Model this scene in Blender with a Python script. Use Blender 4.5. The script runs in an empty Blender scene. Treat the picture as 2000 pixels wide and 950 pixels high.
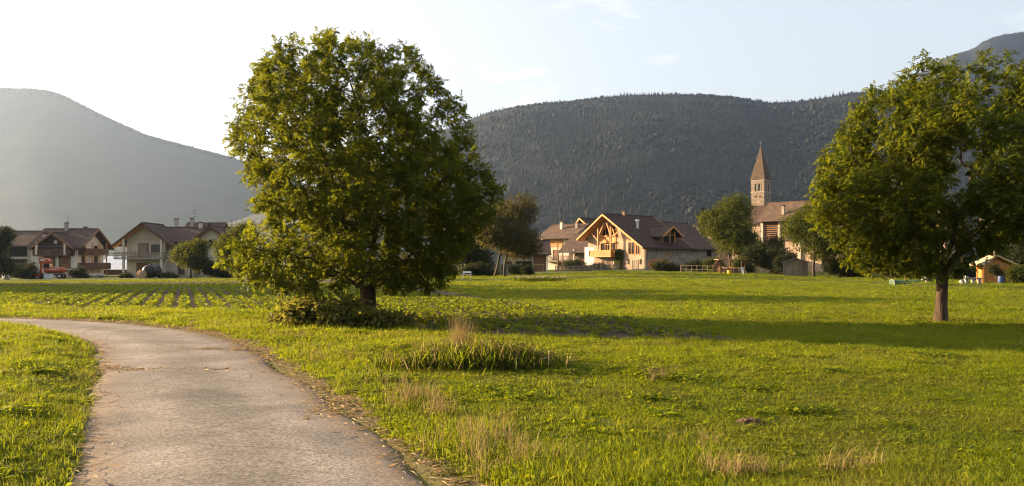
import bpy, bmesh, math, random
import numpy as np
from mathutils import Vector, Matrix, noise as mnoise

random.seed(11)
RNG = np.random.default_rng(11)
SC = bpy.context.scene
COL = SC.collection

# ------------------------------------------------------------------ camera
F, CH, HV = 1600.0, 1.7, 512.0          # focal length in photo pixels, eye height, horizon row of the 2000 x 950 photograph
cam_d = bpy.data.cameras.new('camera')
cam_d.sensor_width = 36.0
cam_d.lens = 36.0 * F / 2000.0
cam_d.shift_y = (HV - 475.0) / 2000.0
cam_d.clip_start, cam_d.clip_end = 0.1, 30000.0
cam = bpy.data.objects.new('camera', cam_d)
cam.location = (0, 0, CH)
cam.rotation_euler = (math.radians(90), 0, 0)
COL.objects.link(cam)
SC.camera = cam

# ------------------------------------------------------------------ sky, sun, exposure
SUN_EL = math.radians(13.0)
SUN_AZ = math.radians(-70.0)            # from +Y towards -X
sun_dir = Vector((math.sin(SUN_AZ) * math.cos(SUN_EL), math.cos(SUN_AZ) * math.cos(SUN_EL), math.sin(SUN_EL)))
w = bpy.data.worlds.new('World')
SC.world = w
w.use_nodes = True
nt = w.node_tree
nt.nodes.clear()
def N(t, kind, **kw):
    n = t.nodes.new(kind)
    for k, v in kw.items():
        if k == 'inp':
            for a, b in v.items():
                n.inputs[a].default_value = b
        else:
            setattr(n, k, v)
    return n
sky = N(nt, 'ShaderNodeTexSky', sky_type='NISHITA', sun_disc=False, sun_elevation=SUN_EL, sun_rotation=SUN_AZ,
        altitude=400, air_density=1.0, dust_density=6.0, ozone_density=1.0)
bg = N(nt, 'ShaderNodeBackground')
bg.inputs[1].default_value = 0.06
out = N(nt, 'ShaderNodeOutputWorld')
# thin wisps of cloud: direction-space noise, stretched sideways
tc = N(nt, 'ShaderNodeTexCoord')
mp = N(nt, 'ShaderNodeMapping')
mp.inputs['Scale'].default_value = (2.2, 2.2, 9.0)
mp.inputs['Rotation'].default_value = (0.0, 0.12, 0.35)
nz = N(nt, 'ShaderNodeTexNoise', inp={'Scale': 2.4, 'Detail': 7.0, 'Roughness': 0.58, 'Distortion': 0.4})
rp = N(nt, 'ShaderNodeValToRGB')
rp.color_ramp.elements[0].position = 0.55
rp.color_ramp.elements[1].position = 0.76
mul = N(nt, 'ShaderNodeMath', operation='MULTIPLY_ADD', inp={1: 0.30, 2: 0.24})   # the sum: a thin white veil and the wisps in it
mx = N(nt, 'ShaderNodeMix', data_type='RGBA', inp={7: (7.3, 6.9, 6.5, 1)})
L = nt.links.new
L(tc.outputs['Generated'], mp.inputs[0]); L(mp.outputs[0], nz.inputs[0]); L(nz.outputs[0], rp.inputs[0])
L(rp.outputs[0], mul.inputs[0]); L(mul.outputs[0], mx.inputs[0]); L(sky.outputs[0], mx.inputs[6])
L(mx.outputs[2], bg.inputs[0]); L(bg.outputs[0], out.inputs[0])

sun_l = bpy.data.lights.new('sun', 'SUN')
sun_l.energy = 5.0
sun_l.angle = math.radians(0.53)
sun_l.color = (1.0, 0.71, 0.40)
sun_o = bpy.data.objects.new('sun', sun_l)
sun_o.rotation_euler = (-sun_dir).to_track_quat('-Z', 'Y').to_euler()
COL.objects.link(sun_o)

SC.view_settings.view_transform = 'Standard'
SC.view_settings.look = 'None'
SC.view_settings.gamma = 1.0
SC.view_settings.use_curve_mapping = False
SC.view_settings.exposure = 2.3
cy = SC.cycles
cy.max_bounces = 6; cy.diffuse_bounces = 4; cy.glossy_bounces = 2; cy.transmission_bounces = 4
cy.transparent_max_bounces = 6; cy.volume_bounces = 0
cy.use_denoising = True; cy.filter_width = 1.15
cy.caustics_reflective = False; cy.caustics_refractive = False
HAZE = 0.76e-4

# ------------------------------------------------------------------ helpers
def P(u, v, d):
    """the point d metres ahead of the eye that the photograph shows at pixel (u, v)"""
    return ((u - 1000.0) * d / F, d, CH - (v - HV) * d / F)

def sstep(a, b, x):
    t = np.clip((np.asarray(x, float) - a) / (b - a), 0, 1)
    return t * t * (3 - 2 * t)

def tag(o, label=None, cat=None, group=None, kind=None):
    if label: o['label'] = label
    if cat: o['category'] = cat
    if group: o['group'] = group
    if kind: o['kind'] = kind
    return o

def empty(name, loc, rz=0.0, label=None, cat=None, group=None):
    o = bpy.data.objects.new(name, None)
    o.location = loc
    o.rotation_euler = (0, 0, rz)
    o.empty_display_size = 0.3
    COL.objects.link(o)
    return tag(o, label, cat, group)

def link(name, me, m, parent=None):
    o = bpy.data.objects.new(name, me)
    if m is not None and not me.materials:
        me.materials.append(m)
    COL.objects.link(o)
    if parent is not None:
        o.parent = parent
    return o

def mesh_np(name, V, T, smooth=False):
    """triangle mesh from arrays"""
    V = np.ascontiguousarray(V, np.float32); T = np.ascontiguousarray(T, np.int32)
    me = bpy.data.meshes.new(name)
    me.vertices.add(len(V)); me.vertices.foreach_set('co', V.ravel())
    me.loops.add(T.size); me.loops.foreach_set('vertex_index', T.ravel())
    me.polygons.add(len(T)); me.polygons.foreach_set('loop_start', np.arange(len(T), dtype=np.int32) * 3)
    if smooth:
        me.polygons.foreach_set('use_smooth', np.ones(len(T), bool))
    me.update(calc_edges=True)
    return me

class MB:
    """collects solids; build() links them as one mesh object"""
    def __init__(s): s.v = []; s.f = []
    def add(s, vs, fs):
        k = len(s.v)
        s.v += [tuple(p) for p in vs]
        s.f += [tuple(i + k for i in f) for f in fs]
        return s
    def box(s, x0, x1, y0, y1, z0, z1):
        return s.add([(x0,y0,z0),(x1,y0,z0),(x1,y1,z0),(x0,y1,z0),(x0,y0,z1),(x1,y0,z1),(x1,y1,z1),(x0,y1,z1)],
                     [(3,2,1,0),(4,5,6,7),(0,1,5,4),(1,2,6,5),(2,3,7,6),(3,0,4,7)])
    def prism(s, poly, a, b, axis='y'):
        """poly of (p, z) swept from a to b along y (p is x) or along x (p is y)"""
        n = len(poly)
        g = (lambda p, t: (p[0], t, p[1])) if axis == 'y' else (lambda p, t: (t, p[0], p[1]))
        vs = [g(p, a) for p in poly] + [g(p, b) for p in poly]
        fs = [tuple(range(n)), tuple(range(2*n-1, n-1, -1))] + [(i, i+n, (i+1) % n + n, (i+1) % n) for i in range(n)]
        return s.add(vs, fs)
    def bar(s, a, b, w, h=None):
        """square bar between two points"""
        h = h or w
        a = Vector(a); b = Vector(b); d = (b - a).normalized()
        up = Vector((0,0,1)) if abs(d.z) < .95 else Vector((0,1,0))
        x = d.cross(up).normalized() * (w/2); y = x.normalized().cross(d) * (h/2)
        vs = [p + q for p in (a, b) for q in (-x-y, x-y, x+y, -x+y)]
        return s.add(vs, [(3,2,1,0),(4,5,6,7),(0,1,5,4),(1,2,6,5),(2,3,7,6),(3,0,4,7)])
    def tube(s, pts, rad, n=8, cap=True):
        pts = [Vector(p) for p in pts]
        k = len(s.v)
        for i, p in enumerate(pts):
            d = (pts[min(i+1, len(pts)-1)] - pts[max(i-1, 0)]).normalized()
            up = Vector((0,0,1)) if abs(d.z) < .9 else Vector((1,0,0))
            x = d.cross(up).normalized(); y = x.cross(d)
            r = rad[i] if hasattr(rad, '__len__') else rad
            for j in range(n):
                a = 2*math.pi*j/n
                s.v.append(tuple(p + (x*math.cos(a) + y*math.sin(a))*r))
        for i in range(len(pts)-1):
            for j in range(n):
                s.f.append((k+i*n+j, k+i*n+(j+1) % n, k+(i+1)*n+(j+1) % n, k+(i+1)*n+j))
        if cap:
            s.f.append(tuple(k+j for j in range(n-1, -1, -1)))
            e = k+(len(pts)-1)*n
            s.f.append(tuple(e+j for j in range(n)))
        return s
    def build(s, name, m, parent=None, smooth=False):
        me = bpy.data.meshes.new(name)
        me.from_pydata(s.v, [], s.f)
        if smooth:
            for p in me.polygons: p.use_smooth = True
        bm = bmesh.new(); bm.from_mesh(me); bmesh.ops.recalc_face_normals(bm, faces=bm.faces); bm.to_mesh(me); bm.free()
        return link(name, me, m, parent)

# ------------------------------------------------------------------ materials
def new_mat(name):
    m = bpy.data.materials.new(name); m.use_nodes = True
    t = m.node_tree; t.nodes.clear()
    return m, t, N(t, 'ShaderNodeOutputMaterial')

def mat(name, col, rough=.85, var=.3, scale=1.5, bump=.0, bscale=12, metal=0.0, spec=.3, streak=1.0):
    m, t, o = new_mat(name)
    tcn = N(t, 'ShaderNodeTexCoord'); mpn = N(t, 'ShaderNodeMapping'); mpn.inputs['Scale'].default_value = (1, 1, streak)
    n1 = N(t, 'ShaderNodeTexNoise', inp={'Scale': scale, 'Detail': 6.0, 'Roughness': .62})
    r = N(t, 'ShaderNodeMapRange', inp={1: .3, 2: .7, 3: 1-var, 4: 1+var})
    mm = N(t, 'ShaderNodeMix', data_type='RGBA', blend_type='MULTIPLY', inp={0: 1.0, 6: (*col, 1)})
    p = N(t, 'ShaderNodeBsdfPrincipled', inp={'Roughness': rough, 'Metallic': metal, 'Specular IOR Level': spec})
    l = t.links.new
    l(tcn.outputs['Object'], mpn.inputs[0]); l(mpn.outputs[0], n1.inputs[0]); l(n1.outputs[0], r.inputs[0])
    l(r.outputs[0], mm.inputs[7]); l(mm.outputs[2], p.inputs['Base Color']); l(p.outputs[0], o.inputs[0])
    if bump:
        n2 = N(t, 'ShaderNodeTexNoise', inp={'Scale': bscale, 'Detail': 4.0})
        b = N(t, 'ShaderNodeBump', inp={'Strength': bump, 'Distance': .05})
        l(mpn.outputs[0], n2.inputs[0]); l(n2.outputs[0], b.inputs['Height']); l(b.outputs[0], p.inputs['Normal'])
    return m

def leafmat(name, c1, c2, tcol, trans=.4, patch=None, pscale=.4, rough=.6):
    """leaf: colour differs from leaf to leaf, light comes through"""
    m, t, o = new_mat(name)
    g = N(t, 'ShaderNodeNewGeometry')
    a = N(t, 'ShaderNodeMix', data_type='RGBA', inp={6: (*c1, 1), 7: (*c2, 1)})
    l = t.links.new
    l(g.outputs['Random Per Island'], a.inputs[0])
    colo = a.outputs[2]
    tc_ = N(t, 'ShaderNodeMix', data_type='RGBA', blend_type='MULTIPLY', inp={0: .0, 6: (*tcol, 1)})
    l(colo, tc_.inputs[7])
    tcolo = tc_.outputs[2]
    if patch is not None:
        n1 = N(t, 'ShaderNodeTexNoise', inp={'Scale': pscale, 'Detail': 4.0, 'Roughness': .6})
        l(g.outputs['Position'], n1.inputs[0])
        r = N(t, 'ShaderNodeMapRange', inp={1: .45, 2: .72, 3: 0.0, 4: .75})
        l(n1.outputs[0], r.inputs[0])
        for k in (0, 1):
            b = N(t, 'ShaderNodeMix', data_type='RGBA', inp={7: (*(c * (1 + .8*k) for c in patch), 1)})
            l(r.outputs[0], b.inputs[0]); l(colo if k == 0 else tcolo, b.inputs[6])
            if k == 0: colo = b.outputs[2]
            else: tcolo = b.outputs[2]
    p = N(t, 'ShaderNodeBsdfPrincipled', inp={'Roughness': rough, 'Specular IOR Level': .15})
    tr = N(t, 'ShaderNodeBsdfTranslucent')
    mxs = N(t, 'ShaderNodeMixShader', inp={0: trans})
    l(colo, p.inputs['Base Color']); l(tcolo, tr.inputs[0]); l(p.outputs[0], mxs.inputs[1]); l(tr.outputs[0], mxs.inputs[2])
    l(mxs.outputs[0], o.inputs[0])
    return m

M = {}
M['bark'] = mat('bark', (.055, .036, .024), .95, .6, 7, 1.0, 16, streak=.22)
M['bark_grey'] = mat('bark_grey', (.07, .055, .045), .95, .4, 5, .6, 10, streak=.35)
M['walnut_leaf'] = leafmat('walnut_leaf', (.032, .051, .005), (.056, .074, .008), (.175, .19, .009), .5)
M['tree_leaf'] = leafmat('tree_leaf', (.026, .040, .006), (.056, .070, .011), (.12, .13, .011), .4)
M['olive_leaf'] = leafmat('olive_leaf', (.036, .037, .011), (.066, .058, .020), (.14, .115, .026), .34)
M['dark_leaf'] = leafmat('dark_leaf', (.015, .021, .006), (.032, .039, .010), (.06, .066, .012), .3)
M['shrub_leaf'] = leafmat('shrub_leaf', (.032, .036, .011), (.068, .064, .021), (.11, .105, .02), .35)
M['bush_leaf'] = leafmat('bush_leaf', (.065, .075, .014), (.12, .118, .03), (.26, .24, .03), .45)  # lighter than shrub_leaf: sunlight missing on the tree-foot bush is put into its colour
M['red_leaf'] = leafmat('red_leaf', (.09, .025, .022), (.14, .04, .03), (.2, .06, .04), .3)
M['needle'] = leafmat('needle', (.035, .05, .045), (.065, .085, .075), (.08, .1, .08), .15)
M['crop_leaf'] = leafmat('crop_leaf', (.06, .09, .007), (.11, .135, .012), (.28, .31, .012), .42)
M['grass'] = leafmat('grass', (.055, .090, .004), (.105, .130, .007), (.29, .325, .007), .5, patch=(.15, .135, .022), pscale=.55)
M['verge'] = leafmat('verge', (.046, .082, .004), (.092, .118, .007), (.25, .29, .007), .5, patch=(.13, .115, .026), pscale=.7)
M['weed'] = leafmat('weed', (.055, .085, .005), (.095, .12, .008), (.25, .29, .009), .48)
M['straw'] = leafmat('straw', (.19, .138, .055), (.30, .22, .095), (.27, .19, .07), .35)
M['litter'] = leafmat('litter', (.40, .27, .13), (.58, .42, .22), (.4, .28, .12), .25)
M['flower'] = leafmat('flower', (.25, .21, .17), (.4, .33, .28), (.25, .2, .17), .3)
M['wall_white'] = mat('wall_white', (.5, .48, .46), .9, .12, .6, .2)
M['wall_cream'] = mat('wall_cream', (.52, .44, .35), .9, .14, .5, .2)
M['wall_beige'] = mat('wall_beige', (.40, .35, .28), .9, .14, .5, .2)
M['wall_pink'] = mat('wall_pink', (.33, .235, .17), .9, .25, .7, .3)
M['wall_stone'] = mat('wall_stone', (.26, .22, .185), .95, .38, 1.2, .8, 4)
M['wall_dark'] = mat('wall_dark', (.10, .075, .06), .9, .3, 1.0, .3)
M['tower_stone'] = mat('tower_stone', (.19, .145, .115), .95, .5, 1.6, .8, 3)
M['wood_dark'] = mat('wood_dark', (.075, .038, .022), .75, .35, 2, .3, 12, streak=.2)
M['wood_brown'] = mat('wood_brown', (.16, .075, .035), .7, .3, 2, .3, 12, streak=.2)
M['wood_honey'] = mat('wood_honey', (.43, .20, .055), .6, .25, 2, .3, 12, streak=.2)
M['wood_grey'] = mat('wood_grey', (.20, .165, .13), .9, .35, 2, .5, 14, streak=.2)
M['wood_pale'] = mat('wood_pale', (.42, .29, .17), .8, .25, 2, .3, 12)
M['tile_brown'] = mat('tile_brown', (.062, .039, .030), .95, .4, 1.2, .9, 5)
M['tile_dark'] = mat('tile_dark', (.050, .030, .021), 1.0, .35, 1.2, .9, 5)
M['tile_red'] = mat('tile_red', (.085, .052, .034), .85, .45, 1.2, .9, 5)
M['glass'] = mat('glass', (.018, .02, .022), .12, .2, 1, spec=.6)
M['dark'] = mat('opening_shade', (.012, .010, .009), .95, .2)  # flat near-black colour that stands in for shade inside openings
M['spire_tile'] = mat('spire_tile', (.075, .052, .038), .95, .4, 1.2, .9, 5)
M['brick'] = mat('brick', (.17, .10, .06), .9, .3, 3)
M['metal'] = mat('metal', (.45, .45, .44), .45, .15, 2, metal=.6)
M['iron'] = mat('iron', (.06, .06, .06), .6, .2, 2, metal=.4)
M['plaster_trim'] = mat('plaster_trim', (.33, .29, .24), .9, .12)
M['orange'] = mat('orange_paint', (.36, .07, .018), .45, .2, 2)
M['red'] = mat('red_paint', (.35, .03, .025), .45, .2, 2)
M['white_paint'] = mat('white_paint', (.55, .55, .55), .4, .08, 2)
M['silver_paint'] = mat('silver_paint', (.4, .41, .43), .35, .08, 2, metal=.3)
M['rubber'] = mat('rubber', (.02, .02, .02), .9, .2, 2)
M['black_plastic'] = mat('black_plastic', (.015, .015, .016), .35, .2, 2)
M['blue_plastic'] = mat('blue_plastic', (.03, .06, .17), .5, .15, 2)
M['sheet'] = mat('pale_sheet', (.55, .58, .62), .5, .12, 1)
M['net_green'] = mat('green_net', (.04, .085, .045), .8, .25, 3)
M['concrete'] = mat('concrete', (.25, .235, .21), .9, .2, 2, .2)

# ------------------------------------------------------------------ terrain
ROAD_PTS = [(5.6,-12),(3.9,-8),(2.2,-4),(.7,0),(-1.95,6.2),(-2.92,8.3),(-4.15,11),(-5.6,14),(-7.5,17.4),(-10.0,20.3),(-13.2,22.4),(-17.5,23.9),(-24,25.2),(-34,26.5),(-60,29),(-100,33)]
def catmull(pts, n=10):
    p = np.array([pts[0]] + pts + [pts[-1]], float); o = []
    for i in range(1, len(p)-2):
        for t in np.linspace(0, 1, n, endpoint=False):
            a, b, c, d = p[i-1], p[i], p[i+1], p[i+2]
            o.append(.5*((2*b)+(-a+c)*t+(2*a-5*b+4*c-d)*t*t+(-a+3*b-3*c+d)*t**3))
    o.append(p[-2]); return np.array(o)
RC = catmull(ROAD_PTS)
RHW = 1.35
def road_dist(x, y):
    """signed distance to the road's middle, positive on its left"""
    x = np.asarray(x, float); y = np.asarray(y, float)
    sh = x.shape; x = x.ravel(); y = y.ravel()
    best = np.full(x.shape, 1e9); sg = np.ones(x.shape)
    a = RC[:-1]; d = RC[1:]-RC[:-1]; dl = (d**2).sum(1)
    near = np.where((y < 80) & (x < 30) & (x > -130))[0]
    for i0 in range(0, len(near), 20000):
        ix = near[i0:i0+20000]
        px = x[ix, None]-a[:, 0]; py = y[ix, None]-a[:, 1]
        t = np.clip((px*d[:, 0]+py*d[:, 1])/dl, 0, 1)
        qx = px-t*d[:, 0]; qy = py-t*d[:, 1]
        q = qx*qx+qy*qy; k = q.argmin(1); r = np.arange(len(ix))
        best[ix] = np.sqrt(q[r, k]); sg[ix] = np.sign(d[k, 0]*py[r, k]-d[k, 1]*px[r, k])
    return (best*sg).reshape(sh)
def vnoise(x, y, s, seed=0):
    """smooth value noise"""
    x = np.asarray(x)/s+seed*17.3; y = np.asarray(y)/s+seed*9.1
    xi = np.floor(x); yi = np.floor(y); fx = x-xi; fy = y-yi
    fx = fx*fx*(3-2*fx); fy = fy*fy*(3-2*fy)
    h = lambda a, b: np.modf(np.abs(np.sin(a*127.1+b*311.7)*43758.5453))[0]
    return (h(xi,yi)*(1-fx)+h(xi+1,yi)*fx)*(1-fy)+(h(xi,yi+1)*(1-fx)+h(xi+1,yi+1)*fx)*fy
def base_z(x, y):
    x = np.asarray(x, float); y = np.asarray(y, float)
    u = np.clip(1000+F*x/np.maximum(y, 20), -200, 2200)
    far = np.interp(u, [-200,0,100,300,600,1000,1180,1400,1560,1950,2200], [-1.3,-1.25,-1.2,-1.0,-.75,-.35,.12,-.05,-.45,-.9,-.9])
    z = far*sstep(35, 115, y)
    return z+(vnoise(x, y, 3.5, 1)-.5)*.07*sstep(3, 8, y)+(vnoise(x, y, 1.1, 2)-.5)*.025
def ground_z(x, y, rd=None):
    if rd is None: rd = road_dist(x, y)
    a = np.abs(rd); lift = sstep(1.06, 1.33, a)
    bank = np.where(rd > 0, .13*sstep(1.34, 2.4, a)+.05*sstep(2.5, 6, a)+.11*sstep(13, 18, y)*sstep(1.34, 2.1, a), .05*sstep(1.34, 2.2, a))
    return base_z(x, y)*lift - .06*(1-lift) + bank
def gz1(x, y): return float(ground_z(np.array([x]), np.array([y]))[0])

# cultivated field: left of the line x = 5 - .3 (y - 17), beyond the polyline FE
FE = np.array([(-130,44),(-60,36.5),(-30,32.5),(-19,30.6),(-7.8,27.6),(-4.2,25.0),(-2.2,20.2),(-.6,18.6),(5,17.2),(8,16.8)])
def in_field(x, y):
    x = np.asarray(x); y = np.asarray(y)
    e = np.interp(x, FE[:, 0], FE[:, 1])
    return sstep(-.3, .3, y-e+(vnoise(x, y, 1.2, 5)-.5)*.8)*sstep(-.4, .4, 5-.3*(y-17)-x)*sstep(0, 2, 101-y)

nx, ny = 330, 380
tx = np.linspace(-1, 1, nx); gx = 6*np.sinh(6.95*tx)
ty = np.linspace(-1.0, 6.75/1.0, ny); gy = 12+8.5*np.sinh(ty)*1.0
gy = np.concatenate([[-60, -40, -25], gy[gy > -15]]); ny = len(gy)
X, Y = np.meshgrid(gx, gy)
RD = road_dist(X, Y)
Z = ground_z(X, Y, RD)
Z = np.where(Y > 600, Z-4, Z)
V = np.stack([X, Y, Z], -1).reshape(-1, 3)
i = np.arange(nx*ny).reshape(ny, nx)
a, b, c, d = i[:-1,:-1].ravel(), i[:-1,1:].ravel(), i[1:,1:].ravel(), i[1:,:-1].ravel()
T = np.concatenate([np.stack([a,b,c],1), np.stack([a,c,d],1)])
me = mesh_np('ground', V, T, True)
soil = in_field(X, Y).ravel()
dry = (np.clip(1-np.abs(np.abs(RD)-1.54)/np.where(RD < 0, .5, .3), 0, 1)*.95).ravel()
for nm, arr in (('soil', soil), ('dry', dry)):
    at = me.attributes.new(nm, 'FLOAT', 'POINT'); at.data.foreach_set('value', arr.astype(np.float32))
m, t, o = new_mat('ground')
l = t.links.new
g = N(t, 'ShaderNodeNewGeometry')
n1 = N(t, 'ShaderNodeTexNoise', inp={'Scale': 5.0, 'Detail': 8.0, 'Roughness': .7}); l(g.outputs['Position'], n1.inputs[0])
n2 = N(t, 'ShaderNodeTexNoise', inp={'Scale': .35, 'Detail': 5.0, 'Roughness': .6}); l(g.outputs['Position'], n2.inputs[0])
gr = N(t, 'ShaderNodeValToRGB'); gr.color_ramp.elements[0].color = (.042, .060, .006, 1); gr.color_ramp.elements[1].color = (.11, .13, .012, 1)
gr.color_ramp.elements[0].position = .3; gr.color_ramp.elements[1].position = .7; l(n1.outputs[0], gr.inputs[0])
g2 = N(t, 'ShaderNodeMix', data_type='RGBA', inp={7: (.095, .088, .022, 1)})
r2 = N(t, 'ShaderNodeMapRange', inp={1: .45, 2: .7, 3: 0.0, 4: .5}); l(n2.outputs[0], r2.inputs[0]); l(r2.outputs[0], g2.inputs[0]); l(gr.outputs[0], g2.inputs[6])
so = N(t, 'ShaderNodeValToRGB'); so.color_ramp.elements[0].color = (.035, .024, .016, 1); so.color_ramp.elements[1].color = (.105, .074, .05, 1); l(n1.outputs[0], so.inputs[0])
at1 = N(t, 'ShaderNodeAttribute', attribute_name='soil'); at2 = N(t, 'ShaderNodeAttribute', attribute_name='dry')
g3 = N(t, 'ShaderNodeMix', data_type='RGBA'); l(at1.outputs['Fac'], g3.inputs[0]); l(g2.outputs[2], g3.inputs[6]); l(so.outputs[0], g3.inputs[7])
g4 = N(t, 'ShaderNodeMix', data_type='RGBA', inp={7: (.15, .105, .06, 1)}); l(at2.outputs['Fac'], g4.inputs[0]); l(g3.outputs[2], g4.inputs[6])
p = N(t, 'ShaderNodeBsdfPrincipled', inp={'Roughness': .95, 'Specular IOR Level': .1}); l(g4.outputs[2], p.inputs['Base Color'])
bp = N(t, 'ShaderNodeBump', inp={'Strength': .8, 'Distance': .06}); l(n1.outputs[0], bp.inputs['Height']); l(bp.outputs[0], p.inputs['Normal']); l(p.outputs[0], o.inputs[0])
tag(link('ground', me, m), 'green meadow and tilled soil of the valley floor', None, None, 'structure')

# ------------------------------------------------------------------ road
seg = np.concatenate([[0], np.cumsum(np.hypot(*(np.diff(RC, axis=0).T)))])
sl = np.arange(0, seg[-1], .3)
cx = np.interp(sl, seg, RC[:, 0]); cyy = np.interp(sl, seg, RC[:, 1])
tg = np.stack([np.gradient(cx), np.gradient(cyy)], 1); tg /= np.linalg.norm(tg, axis=1)[:, None]
nl = np.stack([-tg[:, 1], tg[:, 0]], 1)
off = np.array([-1.0,-.93,-.8,-.6,-.4,-.2,0,.2,.4,.6,.8,.93,1.0])
hl = RHW+(vnoise(sl, sl*0, .9, 3)-.5)*.22+(vnoise(sl, sl*0, .35, 6)-.5)*.12
hr_ = RHW+(vnoise(sl, sl*0+9, 1.1, 4)-.5)*.22+(vnoise(sl, sl*0+5, .35, 7)-.5)*.12
ow = off[None, :]*np.where(off[None, :] > 0, hl[:, None], hr_[:, None])
RX = cx[:, None]+nl[:, 0:1]*ow; RY = cyy[:, None]+nl[:, 1:2]*ow
RZ = .012+.035*(1-off**2)[None, :]+(vnoise(RX, RY, 1.6, 8)-.5)*.012+(vnoise(RX, RY, .5, 9)-.5)*.008
RZ[:, 0] -= .05; RZ[:, -1] -= .05
m_, k_ = RX.shape
ii = np.arange(m_*k_).reshape(m_, k_)
a, b, c, d = ii[:-1,:-1].ravel(), ii[:-1,1:].ravel(), ii[1:,1:].ravel(), ii[1:,:-1].ravel()
me = mesh_np('road', np.stack([RX,RY,RZ],-1).reshape(-1,3), np.concatenate([np.stack([a,c,b],1), np.stack([a,d,c],1)]), True)
at = me.attributes.new('across', 'FLOAT', 'POINT'); at.data.foreach_set('value', np.tile(off, m_).astype(np.float32))
m, t, o = new_mat('road'); l = t.links.new
g = N(t, 'ShaderNodeNewGeometry'); ac = N(t, 'ShaderNodeAttribute', attribute_name='across')
fine = N(t, 'ShaderNodeTexNoise', inp={'Scale': 30.0, 'Detail': 5.0, 'Roughness': .8}); l(g.outputs['Position'], fine.inputs[0])
big = N(t, 'ShaderNodeTexNoise', inp={'Scale': .9, 'Detail': 6.0, 'Roughness': .65, 'Distortion': .6}); l(g.outputs['Position'], big.inputs[0])
c0 = N(t, 'ShaderNodeValToRGB'); e = c0.color_ramp.elements; e[0].color = (.07, .062, .055, 1); e[1].color = (.30, .262, .228, 1); e[0].position = .36; e[1].position = .66; l(fine.outputs[0], c0.inputs[0])
c1 = N(t, 'ShaderNodeMapRange', inp={1: .3, 2: .7, 3: .62, 4: 1.36}); l(big.outputs[0], c1.inputs[0])
mm = N(t, 'ShaderNodeMix', data_type='RGBA', blend_type='MULTIPLY', inp={0: 1.0}); l(c0.outputs[0], mm.inputs[6]); l(c1.outputs[0], mm.inputs[7])
# paler wheel tracks
wa = N(t, 'ShaderNodeMath', operation='ABSOLUTE'); l(ac.outputs['Fac'], wa.inputs[0])
wb = N(t, 'ShaderNodeMath', operation='SUBTRACT', inp={1: .5}); l(wa.outputs[0], wb.inputs[0])
wc = N(t, 'ShaderNodeMath', operation='ABSOLUTE'); l(wb.outputs[0], wc.inputs[0])
wd_ = N(t, 'ShaderNodeMapRange', inp={1: .08, 2: .34, 3: 1.12, 4: .86}); l(wc.outputs[0], wd_.inputs[0])
wm = N(t, 'ShaderNodeMix', data_type='RGBA', blend_type='MULTIPLY', inp={0: 1.0}); l(mm.outputs[2], wm.inputs[6]); l(wd_.outputs[0], wm.inputs[7])
mm = wm
# earth and dust washed over the edges
ab = N(t, 'ShaderNodeMath', operation='ABSOLUTE'); l(ac.outputs['Fac'], ab.inputs[0])
ad = N(t, 'ShaderNodeMath', operation='MULTIPLY_ADD', inp={1: .55, 2: -.28}); l(big.outputs[0], ad.inputs[0])
sm = N(t, 'ShaderNodeMath', operation='ADD'); l(ab.outputs[0], sm.inputs[0]); l(ad.outputs[0], sm.inputs[1])
er = N(t, 'ShaderNodeMapRange', inp={1: .62, 2: 1.02, 3: 0.0, 4: .85}); l(sm.outputs[0], er.inputs[0])
em = N(t, 'ShaderNodeMix', data_type='RGBA', inp={7: (.22, .155, .10, 1)}); l(er.outputs[0], em.inputs[0]); l(mm.outputs[2], em.inputs[6])
# cracks
dn = N(t, 'ShaderNodeTexNoise', inp={'Scale': 1.6, 'Detail': 4.0}); l(g.outputs['Position'], dn.inputs[0])
dm = N(t, 'ShaderNodeMix', data_type='RGBA', inp={0: .35}); l(g.outputs['Position'], dm.inputs[6]); l(dn.outputs[1], dm.inputs[7])
vo = N(t, 'ShaderNodeTexVoronoi', feature='DISTANCE_TO_EDGE', inp={'Scale': .75}); l(dm.outputs[2], vo.inputs[0])
cr = N(t, 'ShaderNodeMapRange', inp={1: .004, 2: .016, 3: .5, 4: 0.0}); l(vo.outputs[0], cr.inputs[0])
cg = N(t, 'ShaderNodeMapRange', inp={1: .44, 2: .52, 3: 0.0, 4: 1.0}); l(big.outputs[0], cg.inputs[0])
cf = N(t, 'ShaderNodeMath', operation='MULTIPLY'); l(cr.outputs[0], cf.inputs[0]); l(cg.outputs[0], cf.inputs[1])
cm = N(t, 'ShaderNodeMix', data_type='RGBA', inp={7: (.05, .043, .037, 1)}); l(cf.outputs[0], cm.inputs[0]); l(em.outputs[2], cm.inputs[6])
p = N(t, 'ShaderNodeBsdfPrincipled', inp={'Roughness': .9, 'Specular IOR Level': .2}); l(cm.outputs[2], p.inputs['Base Color'])
bp = N(t, 'ShaderNodeBump', inp={'Strength': .8, 'Distance': .016}); l(fine.outputs[0], bp.inputs['Height'])
bq = N(t, 'ShaderNodeBump', inp={'Strength': .3, 'Distance': .03}); l(big.outputs[0], bq.inputs['Height']); l(bp.outputs[0], bq.inputs['Normal'])
l(bq.outputs[0], p.inputs['Normal']); l(p.outputs[0], o.inputs[0])
tag(link('road', me, m), 'narrow worn asphalt farm road bending to the left', None, None, 'structure')

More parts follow.
